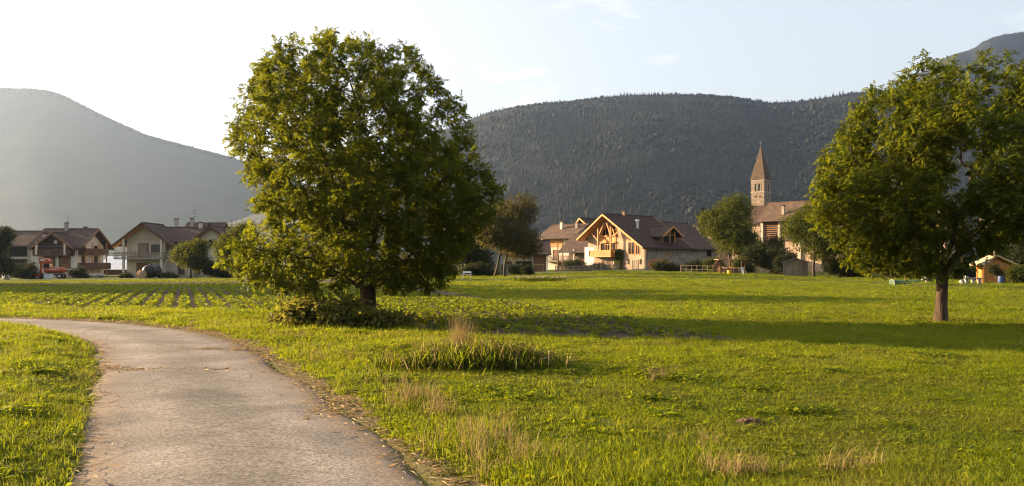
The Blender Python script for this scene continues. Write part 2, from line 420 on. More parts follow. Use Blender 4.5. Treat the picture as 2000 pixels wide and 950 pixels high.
# ------------------------------------------------------------------ hills
def hill(name, label, prof, Db, Dr, m, amp, nu=220, nd=70, seed=0, pw=1.0):
    pr = np.array(prof, float)
    us = np.linspace(pr[0, 0], pr[-1, 0], nu); ss = np.concatenate([np.linspace(0, 1, nd), [1.05, 1.15, 1.35]])
    hR = CH+(HV-np.interp(us, pr[:, 0], pr[:, 1]))*Dr/F
    k = np.array([1, 4, 6, 4, 1])/16.; hs = np.convolve(np.pad(hR, 2, 'edge'), k, 'valid')
    U, S = np.meshgrid(us, ss)
    Dd = Db+S*(Dr-Db)
    Xh = (U-1000)*Dd/F
    f = np.where(S <= 1, S**pw, 1-(S-1)*1.2)
    Zh = -8+(hs[None, :]+8)*f
    n = (vnoise(Xh, Dd, 260, seed)+.5*vnoise(Xh, Dd, 110, seed+1)+.3*vnoise(Xh, Dd, 45, seed+2))/1.8-.5
    Zh = Zh+n*amp*np.minimum(S*3, 1)*np.where(S > .85, np.clip((1.02-S)/.17, .12, 1), 1)
    ns = len(ss); q = np.arange(nu*ns).reshape(ns, nu)
    a, b, c, d = q[:-1,:-1].ravel(), q[:-1,1:].ravel(), q[1:,1:].ravel(), q[1:,:-1].ravel()
    me = mesh_np(name, np.stack([Xh, Dd, Zh], -1).reshape(-1, 3), np.concatenate([np.stack([a,b,c],1), np.stack([a,c,d],1)]), True)
    tag(link(name, me, m), label, None, None, 'structure')
    def sample(u, s):
        fu = np.clip((u-us[0])/(us[-1]-us[0])*(nu-1), 0, nu-1.001); fs = np.clip(np.interp(s, ss, np.arange(ns)), 0, ns-1.001)
        iu = fu.astype(int); js = fs.astype(int); au = fu-iu; as_ = fs-js
        g = lambda A: (A[js, iu]*(1-au)+A[js, iu+1]*au)*(1-as_)+(A[js+1, iu]*(1-au)+A[js+1, iu+1]*au)*as_
        return np.stack([g(Xh), g(Dd), g(Zh)], 1)
    return sample
hm = mat('hill_wood', (.013, .017, .011), .95, .5, .02, 1.0, .08)
hm2 = mat('mountain_wood', (.020, .024, .016), .95, .3, .012, 1.0, .05)
PROF_R = [(300,470),(560,400),(700,330),(850,262),(920,235),(950,222),(1000,212),(1060,203),(1130,197),(1200,189),(1260,186),(1350,186),(1420,190),(1500,201),(1540,201),(1600,194),(1660,183),(1750,176),(1900,165),(2100,160),(2600,190)]
PROF_L = [(-600,150),(-400,158),(0,172),(60,173),(90,176),(120,184),(200,225),(280,262),(340,279),(440,304),(560,345),(700,400),(850,450),(1000,490)]
PROF_F = [(1300,330),(1500,255),(1700,195),(1770,160),(1820,130),(1855,107),(1900,97),(1930,75),(1960,68),(2000,62),(2100,55),(2300,75),(2700,140)]
hr = hill('wooded_hill', 'dark wooded hill behind the village', PROF_R, 1250, 2200, hm, 45, 260, 80, 1, 1.02)
hl_ = hill('hazy_mountain', 'pale hazy mountain at the left', PROF_L, 1800, 3000, hm2, 9, 200, 60, 5, 1.15)
hf = hill('far_peak', 'far blue mountain shoulder above the right tree', PROF_F, 2500, 3400, hm2, 90, 140, 50, 9, 1.0)

def conifer_proto(tiers, n):
    V = []; T = []
    for k in range(tiers):
        z0 = .08+.72*k/tiers; z1 = min(1.0, z0+.75/tiers+.2); r = .19*(1-k/(tiers+.4))
        b = len(V)
        for j in range(n):
            a = 2*math.pi*(j+.5*k)/n; rr = r*(1 if j % 2 else .72)
            V.append((rr*math.cos(a), rr*math.sin(a), z0+(.04 if j % 2 == 0 else 0)))
        V.append((0, 0, z1))
        T += [(b+j, b+(j+1) % n, b+n) for j in range(n)]
    return np.array(V), np.array(T)
def blob_proto(seed, sub=1):
    bm = bmesh.new(); bmesh.ops.create_icosphere(bm, subdivisions=sub, radius=1)
    r = random.Random(seed)
    for v in bm.verts: v.co *= .75+.5*r.random()
    V = np.array([v.co[:] for v in bm.verts])*(.36, .36, .45)+(0, 0, .5); T = np.array([[v.index for v in f.verts] for f in bm.faces]); bm.free()
    return V, T
def replicate(pv, pt, pos, sc, rz):
    c, s = np.cos(rz)[:, None], np.sin(rz)[:, None]
    x = pv[None, :, 0]*c-pv[None, :, 1]*s; y = pv[None, :, 0]*s+pv[None, :, 1]*c
    V = np.stack([x, y, np.broadcast_to(pv[None, :, 2], x.shape)], -1)*sc[:, None, :]+pos[:, None, :]
    T = pt[None]+(np.arange(len(pos))*len(pv))[:, None, None]
    return V.reshape(-1, 3), T.reshape(-1, 3)
def join(parts):
    Vs, Ts, k = [], [], 0
    for v, t in parts:
        Vs.append(v); Ts.append(t+k); k += len(v)
    return np.concatenate(Vs), np.concatenate(Ts)
def forest(name, label, sample, u0, u1, n, h, con, protos, m, seed, smin=.05):
    r = np.random.default_rng(seed)
    u = r.uniform(u0, u1, n); s = smin+(1.0-smin)*r.random(n)**.8
    nr = n//16; u[:nr] = np.linspace(u0, u1, nr)+r.normal(0, .6, nr); s[:nr] = r.uniform(.985, 1.005, nr)
    pos = sample(u, s)
    pos[:, 2] -= .5
    mixv = vnoise(pos[:, 0], pos[:, 1], 160, seed+3)+r.normal(0, .18, n)
    mixv[:nr] -= .12
    parts = []
    for k, (pv, pt, isc) in enumerate(protos):
        sel = np.where(((mixv < con) == isc) & (np.arange(n) % sum(1 for q in protos if q[2] == isc) == sum(1 for q in protos[:k] if q[2] == isc)))[0]
        hh = np.where(s[sel] > .93, .58, 1.0)*h*r.lognormal(0, .28, len(sel))*(1.15 if isc else .78); ww = hh*r.uniform(.8, 1.2, len(sel))*(1.0 if isc else 1.05)
        parts.append(replicate(pv, pt, pos[sel], np.stack([ww, ww, hh], 1), r.uniform(0, 6.28, len(sel))))
    V, T = join(parts)
    tag(link(name, mesh_np(name, V, T), m), label, 'forest', None, 'stuff')
fm = leafmat('forest_tree', (.011, .015, .010), (.018, .021, .012), (.01, .012, .006), .1, patch=(.021, .023, .012), pscale=.006, rough=.8)
fm2 = leafmat('far_forest_tree', (.016, .020, .014), (.024, .027, .017), (.02, .02, .01), .1, rough=.8)
protos = [(*conifer_proto(2, 5), True), (*conifer_proto(3, 5), True), (*blob_proto(1), False), (*blob_proto(2), False), (*blob_proto(5), False)]
forest('hillside_forest', 'mixed spruce and broadleaf forest covering the hill behind the village', hr, 600, 2120, 24500, 10.4, .66, protos, fm, 3)
pl = [(*conifer_proto(2, 5), True), (*blob_proto(8), False)]
forest('mountain_forest', 'hazy forest along the slope of the left mountain', hl_, -60, 560, 1500, 9.0, .45, pl, fm2, 4, .95)
forest('peak_forest', 'forest on the far mountain above the right tree', hf, 1700, 2080, 1800, 11.0, .45, pl, fm2, 6, .6)
# ------------------------------------------------------------------ haze
mb = MB().box(-3400, 4200, -400, 3900, -30, 1010)
m, t, o = new_mat('haze')
pv = N(t, 'ShaderNodeVolumePrincipled', inp={'Color': (.495, .672, 1.0, 1), 'Density': HAZE, 'Anisotropy': .66})
t.links.new(pv.outputs[0], o.inputs['Volume'])
tag(mb.build('haze', m), 'thin evening haze in the valley air', 'haze', None, 'stuff')

# ------------------------------------------------------------------ vegetation builders
def unit(a): return a/np.maximum(np.linalg.norm(a, axis=-1, keepdims=True), 1e-9)
def leaves(pos, dr, nr, ln, wd):
    """one folded leaf (two triangles) per row"""
    dr = unit(dr); sd = unit(np.cross(dr, nr)); up = np.cross(sd, dr)
    ln = ln[:, None]; wd = wd[:, None]
    mid = pos+dr*ln*.45
    V = np.stack([pos, mid+sd*wd*.5+up*wd*.15, pos+dr*ln-up*ln*.12, mid-sd*wd*.5+up*wd*.15], 1).reshape(-1, 3)
    k = np.arange(len(pos))*4
    T = np.concatenate([np.stack([k, k+1, k+2], 1), np.stack([k, k+2, k+3], 1)])
    return V, T
def rnd_dir(n, r=RNG): return unit(r.normal(size=(n, 3)))
def compound_leaves(org, outd, m, L, lw, r=RNG, droop=.45):
    """m feathered leaves of seven leaflets at every twig end"""
    o = np.repeat(org, m, 0); d = np.repeat(outd, m, 0)
    o = o+r.normal(0, .09, o.shape)
    d = unit(d*.7+r.normal(0, .75, d.shape)-np.array([0, 0, droop]))
    up = unit(np.array([0, 0, 1.0])+r.normal(0, .35, o.shape))
    s = unit(np.cross(d, up)); n = np.cross(s, d)
    LL = L*r.uniform(.7, 1.25, len(o))
    parts = []
    for t, sg in ((.35, 1), (.35, -1), (.62, 1), (.62, -1), (.85, 1), (.85, -1), (.95, 0)):
        pp = o+d*(LL*t)[:, None]
        dd = d+s*sg*1.15-np.array([0, 0, .18])+r.normal(0, .16, d.shape)
        nn = n+r.normal(0, .3, n.shape)
        parts.append(leaves(pp, dd, nn, LL*.42*r.uniform(.8, 1.2, len(o)), LL*.19*lw))
    return join(parts)

def grow(seeds, attr, step, kill, infl, iters, r):
    """space colonisation: seeds are (point, parent) pairs"""
    pts = [np.array(p, float) for p, _ in seeds]; par = [q for _, q in seeds]
    A = attr.copy(); nb = np.full(len(A), 1e9); ni = np.zeros(len(A), int); done = 0
    for it in range(iters):
        for k in range(done, len(pts)):
            d = ((A-pts[k])**2).sum(1); q = d < nb; nb[q] = d[q]; ni[q] = k
        done = len(pts)
        keep = nb > kill*kill
        A, nb, ni = A[keep], nb[keep], ni[keep]
        if len(A) == 0: break
        act = nb < infl*infl
        if not act.any(): infl *= 1.5; continue
        dirs = unit(A[act]-np.array(pts)[ni[act]])
        acc = np.zeros((len(pts), 3)); np.add.at(acc, ni[act], dirs)
        idx = np.unique(ni[act])
        dd = unit(acc[idx]+r.normal(0, .25, (len(idx), 3))+np.array([0, 0, .06]))
        for i_, q in zip(idx, dd):
            pts.append(pts[i_]+q*step); par.append(int(i_))
    return np.array(pts), np.array(par)

def wood_mesh(pts, par, tip_r, pw, base_r, n=6):
    nn = len(pts); load = np.zeros(nn); kids = np.bincount(par[par >= 0], minlength=nn)
    load[kids == 0] = 1
    for k in range(nn-1, -1, -1):
        if par[k] >= 0: load[par[k]] += load[k]
    rad = tip_r*load**pw
    rad *= np.minimum(1, base_r/rad.max()) if rad.max() > base_r else 1
    mb_v, mb_t = [], []
    ang = np.arange(n)*2*math.pi/n
    ch = np.where(par >= 0)[0]
    a = pts[par[ch]]; b = pts[ch]; d = unit(b-a)
    up = np.where(np.abs(d[:, 2:3]) < .9, np.array([[0, 0, 1.0]]), np.array([[1.0, 0, 0]]))
    x = unit(np.cross(d, up)); y = np.cross(x, d)
    ring = x[:, None]*np.cos(ang)[None, :, None]+y[:, None]*np.sin(ang)[None, :, None]
    ra = np.minimum(rad[par[ch]], rad[ch]*1.35)
    V = np.concatenate([a[:, None]-d[:, None]*.01+ring*ra[:, None, None], b[:, None]+d[:, None]*.01+ring*rad[ch][:, None, None]], 1)
    j = np.arange(n); j2 = (j+1) % n
    tt = np.concatenate([np.stack([j, j2, j2+n], 1), np.stack([j, j2+n, j+n], 1)])
    T = tt[None]+(np.arange(len(ch))*2*n)[:, None, None]
    return V.reshape(-1, 3), T.reshape(-1, 3), rad, kids

def big_tree(name, label, loc, zs, rl, rr, seed, trunk_r, limbs, n_attr, nleaf, holes=(), lean=(0, 0), cz=.9, depth=.95):
    r = np.random.default_rng(seed)
    root = empty(name, loc, 0, label, 'tree')
    zs = np.array(zs)[::-1]; rl = np.array(rl)[::-1]; rr = np.array(rr)[::-1]
    A = []
    rmax = max(rl.max(), rr.max())
    while len(A) < n_attr:
        p = np.stack([r.uniform(-rmax, rmax, 4000), r.uniform(-rmax, rmax, 4000), r.uniform(zs[0], zs[-1], 4000)], 1)
        L_ = 1.05*np.interp(p[:, 2], zs, rl); R_ = 1.06*np.interp(p[:, 2], zs, rr)
        cxm = (R_-L_)/2; hw = np.maximum((L_+R_)/2, .05)
        q = np.sqrt(((p[:, 0]-cxm)/hw)**2+(p[:, 1]/(hw*depth))**2)
        nz_ = vnoise(p[:, 0]*1.0+p[:, 2]*.7, p[:, 1]+p[:, 2]*1.3, .9, seed)
        ok = (q < .97) & (r.random(4000) < .15+.85*np.clip(q, 0, 1)**1.7) & (nz_ > .37)
        for (hx, hy, hz, hrad) in holes:
            ok &= ((p[:, 0]-hx)**2+(p[:, 2]-hz)**2+.25*(p[:, 1]-hy)**2) > hrad**2
        A += list(p[ok])
    A = np.array(A[:n_attr])
    seeds = [((0, 0, -.25), -1)]
    for z in np.arange(0.0, cz+.01, .22): seeds.append(((lean[0]*z, lean[1]*z+.02*math.sin(z*3), z), len(seeds)-1))
    top = len(seeds)-1
    for lb in limbs:
        prev = top; a0 = np.array(seeds[top][0]); b0 = np.array(lb)
        n = max(3, int(np.linalg.norm(b0-a0)/.25))
        for k in range(1, n+1):
            t_ = k/n
            q = a0+(b0-a0)*t_+np.array([0, 0, .25*math.sin(t_*math.pi)*(.6 if lb[2] < 3.5 else -.2)])+r.normal(0, .035, 3)
            seeds.append((q, prev)); prev = len(seeds)-1
    pts, par = grow(seeds, A, .2, .34, 1.6, 90, r)
    V, T, rad, kids = wood_mesh(pts, par, .0075, .5, trunk_r)
    link('trunk', mesh_np('trunk', V, T, True), M['bark'], root)
    tb = MB()   # flared, furrowed foot of the trunk
    ring = 16; hs = np.array([-.3, 0, .12, .35, .7, cz]); V_ = []; F_ = []
    for h_ in hs:
        fl = trunk_r*(1.04+.55*math.exp(-max(h_, 0)*4.5))
        for j in range(ring):
            a_ = 2*math.pi*j/ring; q = fl*(1+.12*math.sin(a_*3+1.0)*math.exp(-max(h_, 0)*2)+.05*math.sin(a_*7+h_*2))
            V_.append((lean[0]*h_+q*math.cos(a_), lean[1]*h_+q*math.sin(a_), h_))
    for i_ in range(len(hs)-1):
        for j in range(ring): F_.append((i_*ring+j, i_*ring+(j+1) % ring, (i_+1)*ring+(j+1) % ring, (i_+1)*ring+j))
    tb.add(V_, F_); tb.build('trunk_foot', M['bark'], root, True)
    tips = np.where((rad < .030) & (pts[:, 2] > cz))[0]
    dirs = unit(pts[tips]-pts[par[tips]])
    ends = kids[tips] == 0
    w_ = np.where(ends, 3.0, 1.0); w_ /= w_.sum()
    pick = r.choice(len(tips), nleaf, p=w_)
    V, T = compound_leaves(pts[tips][pick], dirs[pick], 1, .178, 1.3, r, .3)
    link('crown', mesh_np('crown', V, T), M['walnut_leaf'], root)
    return root

def lobe_tree(name, label, loc, h, lobes, m, n, size, trunk_h, trunk_r, seed, group=None, stems=None, cat='tree', aspect=.5, bark='bark_grey'):
    """smaller tree: lobes are (x, y, z, rx, ry, rz) in metres about the foot"""
    r = np.random.default_rng(seed)
    root = empty(name, loc, 0, label, cat, group)
    tr = MB()
    stems = stems or [((0, 0, -.2), (r.normal(0, .05)*h*.3, 0, trunk_h))]
    for a_, b_ in stems:
        a_ = np.array(a_, float); b_ = np.array(b_, float)
        q = [a_+(b_-a_)*t_+np.array([r.normal(0, .03), r.normal(0, .03), 0])*h*.25*(0 < t_ < 1) for t_ in (0, .3, .65, 1)]
        tr.tube(q, [trunk_r*1.25, trunk_r, trunk_r*.85, trunk_r*.7], 7)
        for lb in lobes:
            c = np.array(lb[:3]); e = c+np.array(lb[3:])*rnd_dir(1, r)[0]*.35
            if len(stems) > 1 and (c[0]-b_[0])**2 > 2.5: continue
            mid = (b_+e)/2+np.array([0, 0, -.1*h*.2])
            tr.tube([b_-np.array([0, 0, .15]), mid, e], [trunk_r*.5, trunk_r*.32, trunk_r*.1], 5)
    tr.build('trunk', M[bark], root, True)
    vol = np.array([l_[3]*l_[4]+l_[3]*l_[5] for l_ in lobes]); vol /= vol.sum()
    which = r.choice(len(lobes), int(n*2.1)//9, p=vol)
    lb = np.array(lobes)[which]
    dv = rnd_dir(len(lb), r); rad = r.random(len(lb))**.42
    c = lb[:, :3]+dv*lb[:, 3:]*rad[:, None]*(.8+.45*vnoise(dv[:, 0]*3+which*5, dv[:, 2]*3+dv[:, 1]*2, .8, seed))[:, None]
    c = np.repeat(c, 9, 0); dvr = np.repeat(dv, 9, 0)
    pos = c+r.normal(0, size*1.1, c.shape)*np.array([1, 1, .7])
    dr = unit(dvr*.5+r.normal(0, .8, pos.shape)-np.array([0, 0, .35])); nr = unit(np.array([0, 0, 1.0])+dvr*.4+r.normal(0, .45, pos.shape))
    V, T = leaves(pos, dr, nr, size*r.uniform(.7, 1.4, len(pos)), size*aspect*r.uniform(.8, 1.2, len(pos)))
    keep = V[:, 2].reshape(-1, 4).min(1) > .02
    kk = np.where(keep)[0]; mp_ = np.full(len(pos), -1); mp_[kk] = np.arange(len(kk))
    V = V.reshape(-1, 4, 3)[kk].reshape(-1, 3); k4 = np.arange(len(kk))*4
    T = np.concatenate([np.stack([k4, k4+1, k4+2], 1), np.stack([k4, k4+2, k4+3], 1)])
    link('crown' if cat == 'tree' else 'foliage', mesh_np('crown', V, T), M[m], root)
    return root

def auto_lobes(w, z0, z1, seed, n=7, dep=None):
    r = random.Random(seed); dep = dep or w; H = z1-z0; o = [(0, 0, z0+H*.5, w*.33, dep*.33, H*.38)]
    for k in range(n):
        a_ = k*2.4+r.random(); zz = z0+H*(.22+.62*((k*.618) % 1)); sp = .30*w*math.sqrt(max(.15, 1-((zz-z0)/H-.42)**2*2.6))
        q = w*r.uniform(.16, .24)
        o.append((math.cos(a_)*sp, math.sin(a_)*sp*dep/w, zz, q, q*dep/w, min(q, H*.24)))
    return o

def shrub(name, label, loc, w, h, m, n, size, seed, group=None, dep=None, aspect=.5, cat='shrub'):
    return lobe_tree(name, label, loc, h, [(l_[0], l_[1], l_[2], *l_[3:]) for l_ in auto_lobes(w, -.1*h, h, seed, 6, dep)], m, n, size, h*.4, .03*h, seed, group, cat=cat, aspect=aspect)

# ------------------------------------------------------------------ the two walnut trees
zb = [8.25, 7.9, 7.55, 7.19, 6.76, 6.18, 5.47, 4.89, 4.32, 3.88, 3.31, 2.73, 2.16, 1.58, 1.2, .85]
lb_ = [1.0, 1.35, 2.5, 2.75, 3.05, 3.5, 3.8, 3.8, 3.4, 3.25, 3.3, 3.4, 3.8, 3.95, 3.4, 2.6]
rb_ = [-.5, .15, 1.3, 1.85, 2.05, 2.5, 2.95, 3.1, 3.3, 3.65, 3.7, 3.4, 3.0, 2.6, 2.4, 1.7]
TA = ((718-1000)*23/F, 23.0)
big_tree('walnut_tree', 'big round walnut tree beside the road with a leafy bush at its foot', (*TA, gz1(*TA)), zb, lb_, rb_, 21, .20,
         [(-1.7, -.3, 3.6), (-.6, .5, 4.6), (.45, .1, 4.7), (1.5, -.5, 3.3), (-2.2, -.6, 1.9), (1.0, 1.6, 3.2), (-.3, -1.9, 2.6), (-1.2, 1.8, 2.6), (1.6, -.9, 1.9), (2.0, .4, 1.5), (-2.7, .2, 1.5), (.9, -1.6, 1.5)],
         3200, 35500, holes=[(-1.95, 0, 7.3, .5), (-.55, 0, 4.55, .55), (.75, 0, 4.7, .4), (-2.8, 0, 4.5, .4), (-1.2, 0, 5.9, .35)])
zr = [7.1, 6.95, 6.7, 6.0, 5.6, 5.3, 4.63, 4.2, 3.8, 2.97, 2.55, 2.14, 1.6, 1.3, 1.1]
lr = [-.5, .25, 1.9, 2.2, 2.3, 2.5, 3.0, 3.1, 3.3, 3.35, 3.05, 2.7, 2.5, 2.1, 1.6]
rr_ = [1.3, 1.8, 2.2, 2.7, 2.9, 3.1, 3.3, 3.4, 3.5, 3.3, 2.7, 1.9, .7, .4, .2]
TB = ((1838-1000)*22.1/F, 22.1)
big_tree('walnut_tree', 'walnut tree with a bare straight trunk standing alone in the meadow at right', (*TB, gz1(*TB)), zr, lr, rr_, 33, .135,
         [(-1.5, -.3, 3.4), (-.4, .4, 4.3), (.9, .1, 4.2), (1.9, -.4, 3.0), (-1.3, -1.2, 2.3), (.9, 1.7, 2.8), (.3, -1.8, 2.7)],
         2600, 28500, holes=[(-.75, 0, 6.7, .5), (-.9, 0, 4.1, .35), (.3, 0, 3.6, .35), (.9, 0, 2.2, .4)], lean=(.03, 0), cz=1.35)
# bush and undergrowth at the foot of the big tree
x, y = (668-1000)*20.8/F, 20.8
lobe_tree('tree_foot_bush', 'low tangled bush around the foot of the big walnut tree', (x, y, gz1(x, y)), .9,
          [(-1.5, .1, .08, .3, .4, .2), (-1.15, -.2, .24, .3, .5, .4), (-.8, .2, .3, .3, .5, .48), (-.45, -.1, .32, .34, .5, .44), (-.1, -.4, .14, .4, .4, .3), (.15, .2, .28, .3, .4, .42), (.5, -.3, .12, .36, .4, .26), (.85, -.1, .12, .3, .5, .28), (1.2, .1, .08, .34, .5, .18), (1.55, .2, .04, .3, .4, .12)],
          'bush_leaf', 3800, .13, .3, .02, 41, cat='shrub', aspect=.75)
# tall trees beyond the left edge of the picture; their shadows lie across the field
for k, (x, y, h, wd) in enumerate(((-53, 57.5, 18.5, 8.5), (-56, 65, 17.5, 9), (-57, 73, 15.5, 9), (-64, 82, 14.0, 10))):
    lobe_tree('roadside_tree', ['tall leafy tree beyond the left edge, nearest of four', 'second tree beyond the left edge of the field', 'third tree beyond the left edge of the field', 'farthest of four trees beyond the left edge'][k],
              (x, y, gz1(x, y)), h, auto_lobes(wd, 1.5, h, 50+k, 9), 'tree_leaf', 17000, .50, h*.4, .25, 60+k, 'trees beyond the left edge')

# ------------------------------------------------------------------ trees and shrubs round the village
def at(u, d): x = (u-1000)*d/F; return (x, d, gz1(x, d))
def sz(px, d): return px*d/F
def vtree(name, label, u, d, v_top, v_bot, w_px, m, n, size, seed, dv=0, **kw):
    x, y, z = at(u, d); top = CH-(v_top-HV)*d/F-z; bot = CH-(v_bot-HV)*d/F-z
    return lobe_tree(name, label, (x, y, z), top, auto_lobes(sz(w_px, d)*1.12, max(bot, -.3), top, seed, 9), m, n, size, max(bot, .2)+.35*(top-max(bot, 0)), kw.pop('tr', .16), seed, **kw)
vtree('yard_tree', 'rounded small tree in front of the balcony house', 372, 118, 468, 530, 72, 'tree_leaf', 6000, .30, 71)
vtree('yard_tree', 'bushy tree between the balcony house and the big walnut', 466, 112, 430, 545, 78, 'tree_leaf', 7500, .30, 72)
vtree('dark_tree', 'dark tree at the left edge beside the barn', -6, 120, 436, 548, 60, 'dark_leaf', 6000, .32, 73)
vtree('garden_tree', 'brownish olive tree on two thin trunks right of the big walnut', 985, 96, 384, 508, 138, 'olive_leaf', 14000, .27, 74, tr=.15,
      stems=[((-1.2, 0, -.2), (-.1, 0, 3.9)), ((.05, 0, -.2), (.25, .2, 4.2))])
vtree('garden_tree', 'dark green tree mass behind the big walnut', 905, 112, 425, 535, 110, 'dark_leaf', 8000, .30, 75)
vtree('round_tree', 'rounded green tree between the chalet and the church tower', 1426, 128, 384, 514, 118, 'tree_leaf', 13000, .34, 76)
vtree('slender_tree', 'loose yellow-green tree rising behind the plank shed', 1590, 100, 394, 515, 112, 'tree_leaf', 9500, .28, 77, tr=.17)
vtree('small_tree', 'small tree with thin stem in front of the barn', 1478, 108, 474, 524, 50, 'dark_leaf', 2600, .24, 78, tr=.07)
vtree('garden_tree', 'dark tree in front of the slatted barn wall', 1512, 122, 462, 535, 74, 'dark_leaf', 5000, .28, 90)
vtree('garden_tree', 'dark tree behind the right walnut beside the log hut', 1700, 112, 445, 540, 130, 'dark_leaf', 8000, .32, 79)
vtree('garden_tree', 'dark bushy tree at the right edge behind the log hut', 2010, 92, 430, 555, 150, 'dark_leaf', 8000, .30, 80)
def spruce(name, label, loc, h, w_, m, seed):
    r = np.random.default_rng(seed); root = empty(name, loc, 0, label, 'tree')
    MB().tube([(0, 0, -.3), (0, 0, h*.97)], [h*.018, .02], 6).build('trunk', M['bark_grey'], root)
    Pp, Dd = [], []
    for z in np.linspace(h*.06, h*.98, 26):
        rad = w_*.5*(1-z/h)**.8+.08
        for k in range(9):
            a_ = r.uniform(0, 6.28); ln = rad*r.uniform(.7, 1.15)
            for t_ in np.linspace(.25, 1, 6):
                Pp.append((math.cos(a_)*ln*t_, math.sin(a_)*ln*t_, z-.25*ln*t_+.12*ln*t_*t_)); Dd.append((math.cos(a_), math.sin(a_), -.35))
    Pp = np.repeat(np.array(Pp), 3, 0)+r.normal(0, .07, (len(Pp)*3, 3)); Dd = np.repeat(np.array(Dd), 3, 0)+r.normal(0, .45, (len(Dd)*3, 3))
    V, T = leaves(Pp, Dd, unit(np.array([0, 0, 1.])+r.normal(0, .4, Pp.shape)), r.uniform(.3, .6, len(Pp)), np.full(len(Pp), .13))
    link('crown', mesh_np('crown', V, T), M[m], root); return root
x, y, z = at(1371, 165)
spruce('blue_spruce', 'slim blue-grey spruce behind the chalet roof', (x, y, z), CH-(405-HV)*165/F-z, 3.4, 'needle', 81)
SH = [ # label, u, d, width px, top v, material, leaves, size
 ('fig-green bush at the corner of the chalet', 1302, 121, 58, 508, 'shrub_leaf', 3600, .20),
 ('red-leaved shrub against the chalet side wall', 1288, 130, 38, 504, 'red_leaf', 1500, .18),
 ('green bush along the rail fence', 1362, 124, 56, 508, 'dark_leaf', 2600, .2),
 ('leafy bush with pale tips left of the round tree trunk', 1398, 116, 44, 500, 'tree_leaf', 2200, .2),
 ('tall dark bush in front of the barn wall', 1512, 116, 62, 478, 'dark_leaf', 3600, .22),
 ('dark bush left of the plank shed', 1536, 112, 44, 492, 'dark_leaf', 2400, .22),
 ('green bush under the barn between the two trees', 1452, 120, 44, 498, 'tree_leaf', 2000, .2),
 ('dark clipped bush below the olive tree', 1030, 104, 22, 516, 'dark_leaf', 1500, .16),
 ('pale green bush among the garden stakes', 1010, 108, 26, 514, 'tree_leaf', 1200, .18),
 ('dark hedge at the foot of the stone terrace', 1125, 128, 60, 506, 'dark_leaf', 2600, .2),
 ('green bush at the left corner of the chalet', 1172, 138, 40, 512, 'dark_leaf', 1600, .18),
 ('dark green hedge in front of the chalet house', 48, 126, 62, 512, 'dark_leaf', 3200, .22),
 ('dark bush right of the orange machine', 152, 130, 36, 520, 'dark_leaf', 1800, .2),
 ('low bush at the corner of the balcony house', 247, 124, 26, 532, 'dark_leaf', 900, .18),
 ('low bush below the small yard tree', 330, 122, 34, 532, 'shrub_leaf', 1200, .18),
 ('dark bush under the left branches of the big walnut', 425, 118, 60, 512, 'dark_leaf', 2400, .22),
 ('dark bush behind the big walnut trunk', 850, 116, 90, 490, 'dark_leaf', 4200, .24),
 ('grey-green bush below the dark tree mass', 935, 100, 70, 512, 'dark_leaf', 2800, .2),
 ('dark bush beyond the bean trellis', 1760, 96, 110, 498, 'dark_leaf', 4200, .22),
 ('bush beside the right wall of the log hut', 1992, 58, 50, 515, 'tree_leaf', 2600, .13),
 ('dark bush between the plank shed and the trellis', 1650, 100, 90, 496, 'dark_leaf', 3600, .22),
 ('dark bush behind the stone bench', 1868, 92, 80, 500, 'dark_leaf', 3200, .22),
]
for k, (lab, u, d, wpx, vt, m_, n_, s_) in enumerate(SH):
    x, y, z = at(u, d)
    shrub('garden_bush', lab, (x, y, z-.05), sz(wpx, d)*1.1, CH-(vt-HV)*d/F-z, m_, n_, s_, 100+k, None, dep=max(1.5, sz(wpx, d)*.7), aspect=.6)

# ------------------------------------------------------------------ crops
r = np.random.default_rng(5)
row_no = 0
for c in np.arange(-32, 12.4, .64):
    ys = np.arange(15.5, 101, .22); ys = ys[(ys < 46) | (np.arange(len(ys)) % 2 == 0)]
    ys = ys+r.normal(0, .05, len(ys)); xs = c-.4*ys+r.normal(0, .035, len(ys))
    ok = (in_field(xs, ys) > .8) & (np.abs(xs) < .72*ys+2) & (r.random(len(ys)) < .93)
    # a bare strip along the near edge, right of the tree
    e = np.interp(xs, FE[:, 0], FE[:, 1]); ok &= ~((xs > -2.5) & (ys < e+.1+.8*vnoise(xs, ys, .8, 4)))
    gap = -5.95 < c < -5.15
    if gap: ok &= (r.random(len(ys)) < .5)
    xs, ys = xs[ok], ys[ok]
    if len(xs) < 6: continue
    zs_ = ground_z(xs, ys)
    nl_ = np.where(ys < 46, 18, 8); big = np.where(ys < 46, 1.0, 1.2)*r.uniform(.75, 1.2, len(xs))*(.85+.3*vnoise(xs, ys, 6, 3))
    ix = np.repeat(np.arange(len(xs)), nl_); n_ = len(ix)
    a_ = r.uniform(0, 6.28, n_); rd = r.random(n_)**.6*.095*big[ix]; hh = r.random(n_)*.105*big[ix]
    pos = np.stack([xs[ix]+np.cos(a_)*rd, ys[ix]+np.sin(a_)*rd, zs_[ix]+.02+hh], 1)
    dr = np.stack([np.cos(a_), np.sin(a_), r.normal(.12, .28, n_)], 1); nr = np.array([0, 0, 1.0])+r.normal(0, .35, (n_, 3))
    V, T = leaves(pos, dr, nr, .115*big[ix]*r.uniform(.7, 1.2, n_), .09*big[ix]*r.uniform(.8, 1.2, n_))
    o_ = tag(link('crop_row', mesh_np('crop_row', V, T), M['crop_leaf']), 'row of low leafy crop plants in the tilled field', 'crop row', 'crop rows in the tilled field', 'stuff')
    row_no += 1

